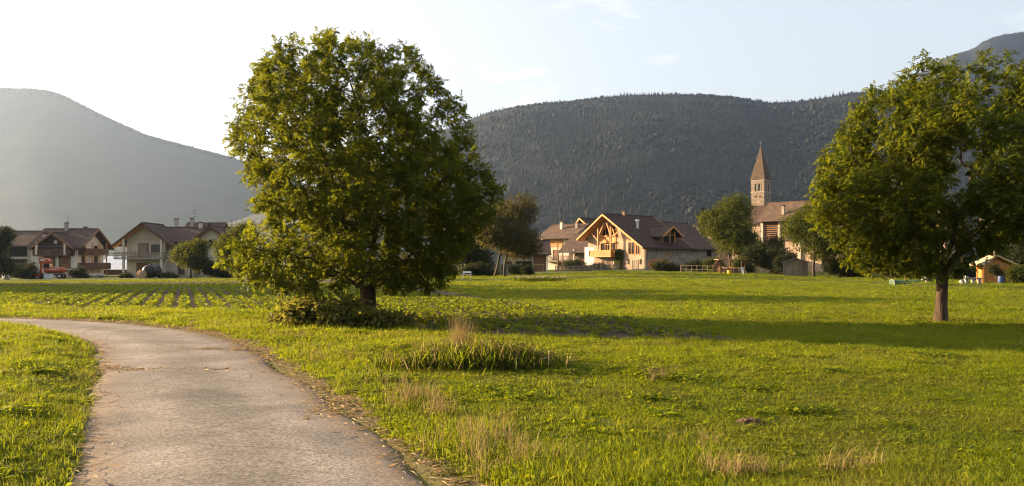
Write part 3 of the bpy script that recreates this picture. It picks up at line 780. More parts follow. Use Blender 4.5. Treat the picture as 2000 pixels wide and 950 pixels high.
# ------------------------------------------------------------------ grass: tufts set out on points
def tuft(name, n, rad, h0, h1, wd, lean, m, seed, broad=False):
    r = np.random.default_rng(seed)
    a_ = r.uniform(0, 6.28, n); q = rad*np.sqrt(r.random(n)); b_ = r.uniform(0, 6.28, n)
    base = np.stack([q*np.cos(a_), q*np.sin(a_), np.full(n, -.01)], 1)
    h = r.uniform(h0, h1, n); ln = np.abs(r.normal(0, lean, n))*h
    dx = np.stack([np.cos(b_), np.sin(b_), 0*b_], 1)
    s = np.stack([-np.sin(b_+r.normal(0, .5, n)), np.cos(b_), 0*b_], 1)*(wd*r.uniform(.7, 1.3, n))[:, None]*.5
    mid = base+dx*(ln*.35)[:, None]+np.array([0, 0, 1.0])*(h*.6)[:, None]
    tip = base+dx*ln[:, None]+np.array([0, 0, 1.0])*(h*np.where(ln > h*.8, .75, 1))[:, None]
    V = np.stack([base-s, base+s, mid+s*.8, mid-s*.8, tip], 1).reshape(-1, 3); k = np.arange(n)*5
    T = np.concatenate([np.stack([k, k+1, k+2], 1), np.stack([k, k+2, k+3], 1), np.stack([k+3, k+2, k+4], 1)])
    parts = [(V, T)]
    if broad:
        p_ = base[:n//2]+np.array([0, 0, 1.0])*r.uniform(.02, h0, n//2)[:, None]
        parts.append(leaves(p_, np.stack([np.cos(a_), np.sin(a_), .3+0*a_], 1)[:n//2], np.array([0, 0, 1.])+r.normal(0, .4, (n//2, 3)), np.full(n//2, .05), np.full(n//2, .035)))
    me = mesh_np(name, *join(parts)); me.materials.append(M[m])
    return bpy.data.objects.new(name, me)
def scatter(name, label, pos, rot, scl, idx, protos):
    """one object: every point carries a tuft (geometry nodes)"""
    cl = bpy.data.collections.new(name+'_tufts')
    for k, pr in enumerate(protos): pr.name = '%s_tuft_%02d' % (name, k); cl.objects.link(pr)
    me = bpy.data.meshes.new(name); me.vertices.add(len(pos)); me.vertices.foreach_set('co', np.ascontiguousarray(pos, np.float32).ravel())
    a1 = me.attributes.new('rot', 'FLOAT_VECTOR', 'POINT'); a1.data.foreach_set('vector', np.ascontiguousarray(rot, np.float32).ravel())
    a2 = me.attributes.new('scl', 'FLOAT_VECTOR', 'POINT'); a2.data.foreach_set('vector', np.ascontiguousarray(scl, np.float32).ravel())
    a3 = me.attributes.new('idx', 'INT', 'POINT'); a3.data.foreach_set('value', np.ascontiguousarray(idx, np.int32))
    o = bpy.data.objects.new(name, me); COL.objects.link(o)
    gt = bpy.data.node_groups.new(name, 'GeometryNodeTree')
    gt.interface.new_socket('Geometry', in_out='INPUT', socket_type='NodeSocketGeometry'); gt.interface.new_socket('Geometry', in_out='OUTPUT', socket_type='NodeSocketGeometry')
    gi = gt.nodes.new('NodeGroupInput'); go = gt.nodes.new('NodeGroupOutput')
    ci = gt.nodes.new('GeometryNodeCollectionInfo'); ci.inputs[0].default_value = cl; ci.inputs[1].default_value = True; ci.inputs[2].default_value = True
    ip = gt.nodes.new('GeometryNodeInstanceOnPoints'); ip.inputs['Pick Instance'].default_value = True
    def na(nm, tp):
        q = gt.nodes.new('GeometryNodeInputNamedAttribute'); q.data_type = tp; q.inputs[0].default_value = nm
        return [s_ for s_ in q.outputs if s_.enabled and s_.name == 'Attribute'][0]
    lk = gt.links.new
    lk(gi.outputs[0], ip.inputs['Points']); lk(ci.outputs[0], ip.inputs['Instance']); lk(na('idx', 'INT'), ip.inputs['Instance Index'])
    lk(na('rot', 'FLOAT_VECTOR'), ip.inputs['Rotation']); lk(na('scl', 'FLOAT_VECTOR'), ip.inputs['Scale']); lk(ip.outputs[0], go.inputs[0])
    md = o.modifiers.new('tufts', 'NODES'); md.node_group = gt
    return tag(o, label, 'grass', None, 'stuff')

def wedge(n, d0, d1, r, side=.74):
    """points spread over the ground in view, denser near the eye"""
    d = d0*(d1/d0)**r.random(n); x = r.uniform(-side, side, n)*(d+1.5)
    return x, d
r = np.random.default_rng(8)
def plant(x, d, r, s0, s1, far=True, sink=.0):
    z = ground_z(x, d)-sink
    s = r.uniform(s0, s1, len(x)); k = np.clip(d/16, 1, 3.4) if far else np.ones(len(x))
    rot = np.stack([r.normal(0, .1, len(x)), r.normal(0, .1, len(x)), r.uniform(0, 6.28, len(x))], 1)
    return np.stack([x, d, z], 1), rot, np.stack([s*k, s*k, s*np.clip(k, 1, 1.5)], 1)
# meadow
x1, d1 = wedge(80000, 4.6, 110, r)
rd = road_dist(x1, d1); a_ = np.abs(rd)
ok = (a_ > RHW-.02+.22*r.random(len(x1))+np.where(rd < 0, .4*vnoise(x1, d1, .5, 21), 0)) & (in_field(x1, d1) < .35) & (vnoise(x1, d1, .55, 11) > .07)
x1, d1, rd = x1[ok], d1[ok], rd[ok]
pm, rm, sm_ = plant(x1, d1, r, .75, 1.25)
sm_[:, 2] *= .45+1.1*vnoise(x1, d1, .7, 12)*vnoise(x1, d1, 3, 13)*1.5
protos = [tuft('t', 40, .14, .03, .08, .0055, .7, 'grass', 1), tuft('t', 34, .14, .025, .07, .006, .9, 'grass', 2, True), tuft('t', 40, .15, .035, .10, .005, .65, 'grass', 3), tuft('t', 30, .13, .03, .11, .005, .6, 'grass', 4, True)]
scatter('meadow_grass', 'short sunlit meadow grass with clover', pm, rm, sm_, r.integers(0, 4, len(x1)), protos)
x4, d4 = wedge(26000, 4.6, 40, r)
ok = (np.abs(road_dist(x4, d4)) > RHW+.25) & (in_field(x4, d4) < .3) & (vnoise(x4, d4, 1.1, 31)*vnoise(x4, d4, .45, 32) > .46+.14*r.random(len(x4)))
x4, d4 = x4[ok], d4[ok]
def weed(n, seed):
    q = np.random.default_rng(seed); a_ = q.uniform(0, 6.28, n)
    pos = np.stack([np.cos(a_)*.09*q.random(n), np.sin(a_)*.09*q.random(n), q.uniform(.01, .07, n)], 1)
    me = mesh_np('weed', *leaves(pos, np.stack([np.cos(a_), np.sin(a_), q.normal(.25, .3, n)], 1), np.array([0, 0, 1.])+q.normal(0, .3, (n, 3)), q.uniform(.04, .09, n), q.uniform(.025, .045, n))); me.materials.append(M['weed'])
    return bpy.data.objects.new('weed', me)
pw_, rw_, sw_ = plant(x4, d4, r, .8, 1.3, False)
scatter('meadow_weeds', 'darker broad-leaved weeds and clover in patches of the meadow', pw_, rw_, sw_, r.integers(0, 2, len(x4)), [weed(16, 1), weed(20, 2)])
# taller verge grass: left bank, the right-hand verge and the far side of the bend
x2, d2 = wedge(34000, 4.4, 40, r)
rd = road_dist(x2, d2); a_ = np.abs(rd)
left = (rd > 0) & (a_ > RHW) & (r.random(len(x2)) < .62)
right = (rd < 0) & (a_ > RHW+.12+.35*vnoise(x2, d2, .5, 21)) & (r.random(len(x2)) < np.clip(1.0-(a_-RHW)/1.3, 0.04, 1)) 
strip = (np.abs(d2-np.interp(x2, FE[:, 0], FE[:, 1])+.9) < .7+.8*vnoise(x2, d2, 1.5, 6)) & (r.random(len(x2)) < .75) & (x2 < 7)
ok = (left | right | strip) & (in_field(x2, d2) < .6)
x2, d2, rd = x2[ok], d2[ok], rd[ok]
pv_, rv, sv = plant(x2, d2, r, .75, 1.3)
sv[:, 2] *= .45+.85*vnoise(x2, d2, .9, 14)
protos = [tuft('t', 32, .11, .05, .15, .006, .7, 'verge', 5), tuft('t', 30, .12, .05, .13, .0065, .9, 'verge', 6), tuft('t', 30, .11, .04, .11, .006, .8, 'verge', 7, True)]
scatter('verge_grass', 'longer tangled grass along the road verges', pv_, rv, sv, r.integers(0, 3, len(x2)), protos)
# dry stalks
def clump(u, v, n, su, sv_):
    d = CH*F/(v-HV); x = (u-1000)*d/F
    return x+r.normal(0, su, n), d+r.normal(0, sv_, n)
cl = [clump(*q) for q in ((795,795,14,.12,.18),(850,822,12,.10,.15),(820,785,6,.2,.2),(930,880,14,.22,.2),(1000,905,14,.2,.2),(1050,935,12,.2,.15),(900,850,6,.2,.2),(760,760,6,.2,.2),(860,690,14,.4,.2),(900,705,34,.09,.10),(960,712,22,.5,.25),(640,700,12,.3,.3),(1270,745,10,.15,.15),(690,705,10,.3,.3),(560,665,16,.5,.3),(480,650,16,.6,.3),(1465,950,14,.12,.08),(1410,945,12,.1,.08),(1700,945,10,.12,.08),(1390,890,6,.2,.1),(330,640,14,.8,.3),(110,612,16,1.2,.4))]
x3 = np.concatenate([q[0] for q in cl]); d3 = np.concatenate([q[1] for q in cl])
tall = np.concatenate([np.full(len(q[0]), 2.6 if i_ == 9 else (1.1 if i_ in (0, 1, 3, 4, 8, 10) else .7)) for i_, q in enumerate(cl)])
pd_, rd_, sd_ = plant(x3, d3, r, .8, 1.2, False)
sd_[:, 2] *= tall
protos = [tuft('t', 12, .07, .16, .34, .0045, .35, 'straw', 8), tuft('t', 10, .06, .12, .30, .005, .5, 'straw', 9)]
scatter('dry_grass', 'dry yellow grass stalks in clumps on the verge', pd_, rd_, sd_, r.integers(0, 2, len(x3)), protos)
# straw and chaff lying along the road edges
n_ = 15000
k = r.integers(0, len(sl)-1, n_); k = k[(cyy[k] > 4) & (cyy[k] < 27)]; n_ = len(k)
sgn = np.where(r.random(n_) < .72, -1, 1); o2 = sgn*(RHW+r.normal(.02, .14, n_))
px_, py_ = cx[k]+nl[k, 0]*o2+r.normal(0, .1, n_), cyy[k]+nl[k, 1]*o2
xa, ya = [], []
for (u, v, n2, a1, b1) in ((320,727,300,.55,.10),(210,722,60,.2,.08),(430,686,220,.7,.12),(760,770,160,.2,.25),(650,800,160,.15,.4)):
    q = clump(u, v, n2, a1, b1); xa.append(q[0]); ya.append(q[1])
px_ = np.concatenate([px_]+xa); py_ = np.concatenate([py_]+ya); n_ = len(px_)
on = np.abs(road_dist(px_, py_)) < RHW
pz_ = np.where(on, .045, ground_z(px_, py_)+.02)
a_ = r.uniform(0, 6.28, n_)
V, T = leaves(np.stack([px_, py_, pz_], 1), np.stack([np.cos(a_), np.sin(a_), r.normal(.05, .12, n_)], 1), np.array([0, 0, 1.])+r.normal(0, .2, (n_, 3)), r.uniform(.05, .16, n_), r.uniform(.008, .024, n_))
tag(link('straw_litter', mesh_np('straw_litter', V, T), M['litter']), 'loose straw and chaff scattered along the road edges', 'straw', None, 'stuff')

# overgrown heap in the meadow, with pale poles lying on it
hx, hy = P(925, 705, 12.9)[0], 12.9
root = lobe_tree('weedy_heap', 'low heap overgrown with weeds and dry grass in the meadow', (hx, hy, gz1(hx, hy)-.02), .4,
          [(-1.0, .1, .02, .3, .3, .12), (-.72, -.05, .10, .26, .35, .2), (-.4, .1, .05, .3, .35, .14), (-.05, -.1, .10, .25, .35, .2), (.3, .1, .11, .32, .35, .2), (.62, 0, .13, .3, .35, .22), (.92, .05, .10, .25, .3, .18)],
          'bush_leaf', 2300, .075, .05, .01, 44, cat='heap', aspect=.6)
for nm, n_, mt_, l0, l1, wd_ in (('grass_blades', 3600, 'verge', .10, .30, .0065), ('dry_stems', 900, 'straw', .12, .36, .005)):
    xx = r.normal(0, .7, n_).clip(-1.5, 1.4); pos = np.stack([xx, r.normal(0, .3, n_), r.uniform(-.02, .24, n_)*np.exp(-(xx/1.0)**4)], 1)
    V, T = leaves(pos, np.stack([r.normal(0, .42, n_), r.normal(0, .42, n_), np.ones(n_)], 1), rnd_dir(n_, r), r.uniform(l0, l1, n_), np.full(n_, wd_))
    tag(link(nm, mesh_np(nm, V, T), M[mt_], root), kind='stuff')
for k, (a_, b_, lab) in enumerate((((838, 684), (900, 689), 'short pale pole lying on the left of the weedy heap'), ((955, 693), (1030, 693), 'pale pole lying along the top of the weedy heap'), ((1030, 706), (1076, 697), 'pale pole sloping down the right of the weedy heap'))):
    q0 = P(*a_, 12.7); q1 = P(*b_, 12.75); tag(MB().tube([q0, [(q0[i_]+q1[i_])/2-.006 for i_ in range(3)], q1], .009, 6).build('pale_pole', M['wood_pale']), lab, 'pole', 'poles on the weedy heap')
q0 = P(1071, 734, 12.6); q1 = P(1072, 684, 12.6)
tag(MB().tube([q0, q1], .008, 5).build('thin_stake', M['wood_pale']), 'thin upright stake at the right end of the weedy heap', 'stake')
# molehill
x, y = P(1465, 842, 8.25)[0], 8.25
bm = bmesh.new(); bmesh.ops.create_icosphere(bm, subdivisions=4, radius=1)
for v in bm.verts: v.co = Vector((v.co.x*.13, v.co.y*.10, max(v.co.z, -.1)*.06))*(1+.35*mnoise.fractal(v.co*3, 1, 2, 5))
me = bpy.data.meshes.new('molehill'); bm.to_mesh(me); bm.free()
o_ = link('molehill', me, mat('mole_earth', (.125, .075, .042), .95, .35, 30, .8, 60)); o_.location = (x, y, gz1(x, y)+.01)
tag(o_, 'small brown molehill in the foreground meadow', 'molehill')
# pale flower bed across the meadow
x, y, z = at(1052, 73)
root = empty('flower_bed', (x, y, z), 0, 'low bed of pale flowers in front of the village gardens', 'flower bed')
n_ = 3600; pos = np.stack([r.uniform(-2.6, 2.4, n_), r.uniform(-1.6, 1.6, n_), r.random(n_)*.42], 1); pos = pos[(pos[:, 0]/2.6)**2+(pos[:, 1]/1.6)**2 < 1]
V, T = leaves(pos, rnd_dir(len(pos), r), np.array([0, 0, 1.])+r.normal(0, .5, pos.shape), np.full(len(pos), .18), np.full(len(pos), .09)); link('leaves', mesh_np('leaves', V, T), M['crop_leaf'], root)
pf = pos[:330]*np.array([1, 1, .2])+np.array([0, 0, .38]); V, T = leaves(pf, rnd_dir(len(pf), r), np.array([0, -.6, .8])+r.normal(0, .3, pf.shape), np.full(len(pf), .13), np.full(len(pf), .12)); link('blossoms', mesh_np('blossoms', V, T), M['flower'], root)

# ------------------------------------------------------------------ building kit (all in a building's own frame)
def fbox(mb, f, a0, a1, b0, b1, c0, c1):
    vs = [f(a, b, c) for c in (c0, c1) for a, b in ((a0, b0), (a1, b0), (a1, b1), (a0, b1))]
    return mb.add(vs, [(3,2,1,0),(4,5,6,7),(0,1,5,4),(1,2,6,5),(2,3,7,6),(3,0,4,7)])
def front(y0): return lambda a, b, c: (a, y0-c, b)
def back_right(x1): return lambda a, b, c: (x1+c, a, b)
def back_left(x0): return lambda a, b, c: (x0-c, a, b)
def gable(root, x0, x1, y0, y1, hA, hB, hr, rp, axis, wallm, roofm, of=(1.0, .5), os=.9, th=.2, barge=None, names=('wall', 'roof'), z0=-1.0, soffit=None):
    p0, p1 = (x0, x1) if axis == 'y' else (y0, y1); q0, q1 = (y0, y1) if axis == 'y' else (x0, x1)
    wall = MB().prism([(p0, z0), (p1, z0), (p1, hB), (rp, hr), (p0, hA)], q0, q1, axis).build(names[0], M[wallm], root)
    sA = (hr-hA)/(rp-p0); sB = (hr-hB)/(p1-rp)
    eA = (p0-os, hA-sA*os+.03); eB = (p1+os, hB-sB*os+.03)
    rf = MB()
    rf.prism([(rp, hr+.03), eA, (eA[0], eA[1]+th), (rp, hr+.03+th)], q0-of[0], q1+of[1], axis)
    rf.prism([(rp, hr+.03), eB, (eB[0], eB[1]+th), (rp, hr+.03+th)], q0-of[0], q1+of[1], axis)
    roof = rf.build(names[1], M[roofm], root)
    g = (lambda p, t, z: (p, t, z)) if axis == 'y' else (lambda p, t, z: (t, p, z))
    if barge:
        for t in (q0-of[0]-.04, q1+of[1]+.04):
            for e in (eA, eB):
                MB().bar(g(rp, t, hr+.10), g(e[0], t, e[1]+.08), .07, .30).build('barge_board', M[barge], root)
    # ridge tiles and gutters
    MB().tube([g(rp, q0-of[0], hr+th+.06), g(rp, q1+of[1], hr+th+.06)], .10, 6).build('ridge_cap', M[roofm], roof)
    for e, sg in ((eA, -1), (eB, 1)):
        MB().tube([g(e[0]+sg*.07, q0-of[0], e[1]+.06), g(e[0]+sg*.07, q1+of[1], e[1]+.06)], .07, 6).build('gutter', M['iron'], roof)
    if soffit:
        for e in (eA, eB):
            MB().bar(g(rp, q0-of[0]*.5, hr-.12), g(e[0], q0-of[0]*.5, e[1]-.12), of[0]*.85, .05).build('soffit', M[soffit], root)
    return wall, roof
def window(root, f, a, b, w_, h, fr='wood_brown', pane='glass', shut=None, bars=1, name='window', sill=True):
    mb = MB(); t = .09
    fbox(mb, f, a, a+w_, b, b+t, 0, .07); fbox(mb, f, a, a+w_, b+h-t, b+h, 0, .07); fbox(mb, f, a, a+t, b+t, b+h-t, 0, .07); fbox(mb, f, a+w_-t, a+w_, b+t, b+h-t, 0, .07)
    for k in range(bars): q = a+w_*(k+1)/(bars+1); fbox(mb, f, q-.035, q+.035, b+t, b+h-t, .012, .06)
    o = mb.build(name, M[fr], root)
    fbox(MB(), f, a+t, a+w_-t, b+t, b+h-t, -.05, .02).build('pane', M[pane], o)
    if sill: fbox(MB(), f, a-.1, a+w_+.1, b-.08, b-.003, 0, .16).build('sill', M['plaster_trim'], o)
    if shut:
        for q in (a-w_*.5-.02, a+w_+.02): fbox(MB(), f, q, q+w_*.5, b, b+h, .01, .06).build('shutter', M[shut], root)
    return o
def door(root, f, a, b, w_, h, m, fr='plaster_trim', name='door'):
    o = fbox(MB(), f, a, a+w_, b, b+h, -.05, .05).build(name, M[m], root)
    mb = MB(); t = .12
    fbox(mb, f, a-t, a-.003, b, b+h+t, 0, .09); fbox(mb, f, a+w_+.003, a+w_+t, b, b+h+t, 0, .09); fbox(mb, f, a-.003, a+w_+.003, b+h+.003, b+h+t, 0, .085)
    mb.build('frame', M[fr], o)
    fbox(MB(), f, a+w_*.85, a+w_*.9, b+h*.42, b+h*.5, .05, .11).build('handle', M['iron'], o)
    return o
def balcony(root, f, a0, a1, b, dep, h, m, slab='concrete', solid=False, step=.28):
    fbox(MB(), f, a0, a1, b-.18, b, .003, dep).build('balcony_slab', M[slab], root)
    mb = MB()
    fbox(mb, f, a0, a1, b+h-.1, b+h, dep-.09, dep-.01); fbox(mb, f, a0, a1, b+.1, b+.18, dep-.09, dep-.01)
    for q in (a0, a1-.08): fbox(mb, f, q, q+.08, b+h-.1, b+h, .01, dep-.09); fbox(mb, f, q, q+.08, b+.1, b+.18, .01, dep-.09)
    n = max(2, int((a1-a0)/step)); wd = .2 if solid else .09
    for k in range(n): q = a0+(a1-a0-wd)*k/(n-1); fbox(mb, f, q, q+wd, b+.003, b+h-.1, dep-.075, dep-.025)
    for k in range(max(2, int(dep/step))):
        c = .05+(dep-.2)*k/max(1, int(dep/step)-1)
        for q in (a0+.01, a1-.07): fbox(mb, f, q, q+.05, b+.003, b+h-.1, c, c+wd)
    mb.build('balcony_railing', M[m], root)
def chimney(root, x, y, z0, z1, w_=.55, m='plaster_trim', cap='brick'):
    o = MB().box(x-w_/2, x+w_/2, y-w_/2, y+w_/2, z0, z1).build('chimney', M[m], root)
    mb = MB().box(x-w_*.68, x+w_*.68, y-w_*.68, y+w_*.68, z1+.16, z1+.26)
    for sx in (-1, 1):
        for sy in (-1, 1): mb.box(x+sx*w_*.4-.06, x+sx*w_*.4+.06, y+sy*w_*.4-.06, y+sy*w_*.4+.06, z1, z1+.16)
    mb.build('chimney_cap', M[cap], o); return o
def antenna(root, x, y, z0, z1):
    mb = MB().tube([(x, y, z0), (x, y, z1)], .03, 5)
    for k, q in enumerate((.95, .8, .62)): mb.bar((x-.5+.1*k, y, z0+(z1-z0)*q), (x+.5-.1*k, y, z0+(z1-z0)*q), .03)
    mb.build('antenna', M['iron'], root)
def opening(root, f, a, b, w_, h, fr='wood_brown', name='opening'):
    o = fbox(MB(), f, a, a+w_, b, b+h, -.05, .02).build(name, M['dark'], root)  # flat dark panel without a real recess; the inner shade is its colour
    mb = MB(); t = .14
    fbox(mb, f, a-t, a-.003, b-t, b+h+t, 0, .1); fbox(mb, f, a+w_+.003, a+w_+t, b-t, b+h+t, 0, .1); fbox(mb, f, a-.003, a+w_+.003, b+h+.003, b+h+t, 0, .09); fbox(mb, f, a-.003, a+w_+.003, b-t, b-.003, 0, .09)
    mb.build('frame', M[fr], o); return o
def posts(root, f, aa, b0, b1, c, m, w_=.18, name='post'):
    for a in aa: fbox(MB(), f, a-w_/2, a+w_/2, b0, b1, c-w_/2, c+w_/2).build(name, M[m], root)

# ------------------------------------------------------------------ left: chalet with wooden balconies
H1 = empty('chalet', (-82.2, 140, -1.2), 0, 'white and brown chalet with wooden balconies behind the orange machine', 'house')
gable(H1, 0, 7.9, 0, 9, 5.9, 5.7, 8.5, 4.4, 'x', 'wall_white', 'tile_brown', (.2, 1.5), 1.0, barge='wood_brown')
gable(H1, .9, 7.5, -.12, 4.2, 5.3, 5.3, 7.7, 4.2, 'y', 'wood_dark', 'tile_brown', (1.1, 0), .5, barge='wood_brown', names=('gable_wall', 'gable_roof'), z0=4.0)
f = front(0); fg = front(-.12)
balcony(H1, f, 1.0, 7.2, 4.1, 1.25, 1.0, 'wood_dark', 'wood_dark', True, .22)
window(H1, fg, 4.0, 4.9, .55, 1.7, 'white_paint', 'sheet', bars=0, sill=False)
for a in (1.6, 6.4): posts(H1, fg, [a], 4.1, 6.2, 1.0, 'wall_cream', .3)
door(H1, f, 2.3, 1.7, 1.75, 2.3, 'wood_brown', 'wood_dark'); door(H1, f, 4.9, 1.7, 1.75, 2.3, 'wood_brown', 'wood_dark')
window(H1, f, 5.4, 2.6, .7, .8, 'wood_dark', 'glass', sill=False)
fr_ = back_right(7.9)
balcony(H1, fr_, .2, 8.2, 4.3, 1.3, .95, 'wood_dark', 'wood_dark', True, .22); balcony(H1, fr_, .2, 8.6, 1.75, 1.5, 1.0, 'wood_dark', 'wood_dark', True, .22)
posts(H1, fr_, [.5, 2.8, 5.2, 7.8], -1, 6.3, 1.15, 'wood_honey', .17)
for a in (1.4, 5.6): window(H1, fr_, a, 1.95, 1.2, 2.1, 'wood_brown', 'glass', bars=1, sill=False)
for a in (1.4, 5.6): window(H1, fr_, a, 4.5, 1.2, 1.3, 'wood_brown', 'glass', bars=1, sill=False)
chimney(H1, 3.9, 4.0, 8.2, 9.6, .5, 'concrete', 'brick'); antenna(H1, 3.7, 4.8, 8.2, 11.2); chimney(H1, 1.4, 1.9, 7.0, 7.7, .6, 'plaster_trim', 'tile_brown'); chimney(H1, 6.6, 5.2, 8.0, 8.9, .5, 'tile_brown', 'tile_brown')
B1 = empty('barn', (-90.9, 140.4, -1.2), 0, 'open-fronted barn with a brown roof joined to the left chalet', 'barn')
gable(B1, 0, 8.4, 0, 8, 5.9, 5.6, 8.1, 4.0, 'x', 'wall_beige', 'tile_brown', (.3, .0), .8)
f = front(0)
opening(B1, f, 4.7, 3.8, 3.2, 1.7, 'wall_beige'); opening(B1, f, 4.7, .2, 3.2, 3.2, 'wall_beige'); opening(B1, f, .8, .2, 2.6, 3.2, 'wall_beige')
MB().box(3.0, 3.9, -.95, -.6, 6.75, 6.8).build('skylight', M['sheet'], B1)

# ------------------------------------------------------------------ left: house with a long concrete balcony
H2 = empty('balcony_house', (-61.6, 131, -1.05), 0, 'beige house with a long concrete balcony and brown roof behind the black tank', 'house')
gable(H2, -.4, 15.8, 1.5, 11, 6.2, 6.0, 8.3, 6.0, 'x', 'wall_beige', 'tile_brown', (.9, .6), .9)
gable(H2, 0, 6.2, 0, 6.5, 6.4, 6.4, 8.75, 3.1, 'y', 'wall_beige', 'tile_brown', (1.6, 0), 1.6, barge='wood_dark', names=('gable_wall', 'gable_roof'), soffit='wood_honey')  # honey soffits put the bounced orange glow under the eaves into the colour
gable(H2, 11.6, 15.2, .6, 6, 6.9, 6.9, 8.3, 13.4, 'y', 'wall_beige', 'tile_brown', (.8, 0), .6, barge='wood_dark', names=('gable_wall', 'gable_roof'), soffit='wood_honey')
f = front(0)
balcony(H2, f, -1.4, 6.5, 3.35, 1.5, .95, 'wood_grey', 'concrete', False, .3)
posts(H2, f, [.1, 6.1], -1, 6.5, 1.3, 'wall_cream', .32, 'pillar')
door(H2, f, 2.0, 3.4, 1.35, 2.2, 'wood_grey', 'wood_dark'); window(H2, f, 3.9, 4.1, 1.5, 1.45, 'wood_brown', 'glass', bars=1)
door(H2, f, 1.7, -.4, 1.9, 2.9, 'wood_brown', 'wood_dark', 'garage_door'); window(H2, f, 4.3, 1.0, 1.1, 1.2, 'wood_brown')
window(H2, front(.6), 12.9, 5.2, 1.2, 1.15, 'wood_dark', 'glass', bars=0)
for a in (7.4, 9.6): window(H2, front(1.5), a, 4.0, 1.1, 1.3, 'wood_brown', shut='wood_brown')
for a in (7.6, 10.2, 13.2): window(H2, front(1.5 if a < 11 else .6), a, .7, 1.1, 1.3, 'wood_brown')
chimney(H2, 5.3, 6.5, 8.0, 9.8, .5, 'plaster_trim', 'brick'); chimney(H2, 8.0, 6.2, 8.1, 9.9, .45, 'plaster_trim', 'brick'); chimney(H2, 9.6, 5.8, 8.1, 9.2, .5, 'wall_cream', 'brick'); chimney(H2, 10.8, 6.6, 8.1, 9.0, .4, 'tile_brown', 'iron')
antenna(H2, 8.2, 6.9, 8.4, 11.6); antenna(H2, 15.0, 5.2, 8.0, 9.8)
for k, (z, x0) in enumerate(((4.55, -2.1), (4.1, -2.9), (3.75, -2.5))): MB().tube([(x0, -1.3-.12*k, z), (3.0, -1.35-.12*k, z-.12)], .045, 5).build('drying_pole', M['wood_grey'], H2)
H2b = empty('house', (-58.5, 146, -1.05), 0, 'yellowish hipped house top showing behind the balcony house roof', 'house')
gable(H2b, 0, 6, 0, 6, 7.6, 7.6, 9.6, 3, 'x', 'wall_cream', 'tile_brown', (.6, .6), .6)
# pale sheet-roofed shed between the two left houses
S1 = empty('sheet_shed', (-80.5, 158, -1.3), 0, 'low shed with a pale sheet roof between the two left houses', 'shed')
MB().prism([(0, -1), (5, -1), (5, 3.9), (0, 1.6)], .3, 11.5, 'x').build('wall', M['wood_dark'], S1)
for k in range(8): MB().add([(.05+k*1.46, -.6, 1.48), (1.47+k*1.46, -.6, 1.48), (1.47+k*1.46, 5.3, 4.12), (.05+k*1.46, 5.3, 4.12)]+[(.05+k*1.46, -.6, 1.56), (1.47+k*1.46, -.6, 1.56), (1.47+k*1.46, 5.3, 4.2), (.05+k*1.46, 5.3, 4.2)],
    [(3,2,1,0),(4,5,6,7),(0,1,5,4),(1,2,6,5),(2,3,7,6),(3,0,4,7)]).build('roof_panel', M['sheet'], S1)

# ------------------------------------------------------------------ centre: the honey-timbered chalet
A_F = math.atan2(-.75, .66)
H3 = empty('timber_chalet', (13.9, 150.0, .0), A_F, 'sunlit chalet with honey timber gable, balcony and dark roof with dormer', 'house')
gable(H3, 0, 13.4, 0, 12.2, 6.3, 4.6, 9.95, 5.3, 'y', 'wall_pink', 'tile_dark', (1.9, .05), 1.0, .22, barge='wood_honey', soffit='wood_honey')
f = front(0)
balcony(H3, f, 1.7, 6.9, 2.75, 1.5, 1.05, 'wood_honey', 'wood_honey', True, .24)
rec = opening(H3, f, 3.2, 2.85, 3.6, 5.3, 'wood_honey', 'timber_recess_shade')  # flat dark panel, painted as the shade of a recess
mb = MB()   # arched timber frame in the gable
for k in range(10):
    a0 = math.pi*k/10; a1 = math.pi*(k+1)/10
    mb.bar(f(5.1+1.5*math.cos(a0), 6.3+1.9*math.sin(a0), .22), f(5.1+1.5*math.cos(a1), 6.3+1.9*math.sin(a1), .22), .2, .22)
mb.build('timber_arch', M['wood_honey'], H3)
posts(H3, f, [3.6, 6.6], 2.75, 7.9, 1.2, 'wood_honey', .2, 'timber_post')
for k, (p0, p1) in enumerate((((3.6, 5.4), (1.9, 6.9)), ((3.6, 6.2), (4.9, 8.6)), ((6.6, 6.2), (5.6, 8.6)), ((6.6, 6.0), (8.2, 6.9)))): MB().bar(f(*p0, 1.1), f(*p1, 1.1), .18).build('brace', M['wood_honey'], H3)
for z in (5.05, 6.2): fbox(MB(), f, 3.2, 6.9, z, z+.22, .12, .3).build('timber_beam', M['wood_honey'], H3)
window(H3, f, 4.2, 3.0, 1.8, 1.9, 'wood_honey', 'glass', bars=2, sill=False); window(H3, f, 4.3, 6.5, 1.6, 1.3, 'wood_honey', 'glass', bars=1, sill=False)
fbox(MB(), f, 3.25, 6.75, 5.3, 6.15, .022, .1).build('timber_panel', M['wood_honey'], H3)
fbox(MB(), f, -.8, 1.5, -1, 4.4, -3, .02).build('side_wing', M['wall_white'], H3)
for (a, w_, z, h) in ((9.6, 1.5, 3.0, 2.2), (11.3, .9, 3.0, 1.7), (9.6, 1.5, 5.35, .9)): window(H3, f, a, z, w_, h, 'wood_honey', 'glass', bars=1, sill=False)
for a in (3.3, 4.6): door(H3, f, a+.2, -.1, .9, 2.1, 'wood_dark', 'plaster_trim')
door(H3, f, 6.4, -.1, .8, 2.0, 'wood_dark', 'plaster_trim'); door(H3, f, 10.6, -.2, 1.1, 2.2, 'wood_grey', 'plaster_trim')
for a in (9.5, 12.2): window(H3, f, a, 1.3, .35, .9, 'wood_dark', 'glass', bars=0, sill=False)
mb = MB(); mb.tube([f(13.2, 4.5, .12), f(13.3, 4.2, .12), f(13.3, 0, .12)], .06, 6); mb.build('downpipe', M['plaster_trim'], H3)
fs = back_right(13.4)
opening(H3, fs, 4.6, 2.9, 2.4, 1.3, 'wood_honey'); opening(H3, fs, 9.8, .9, .3, 1.2, 'wall_stone')
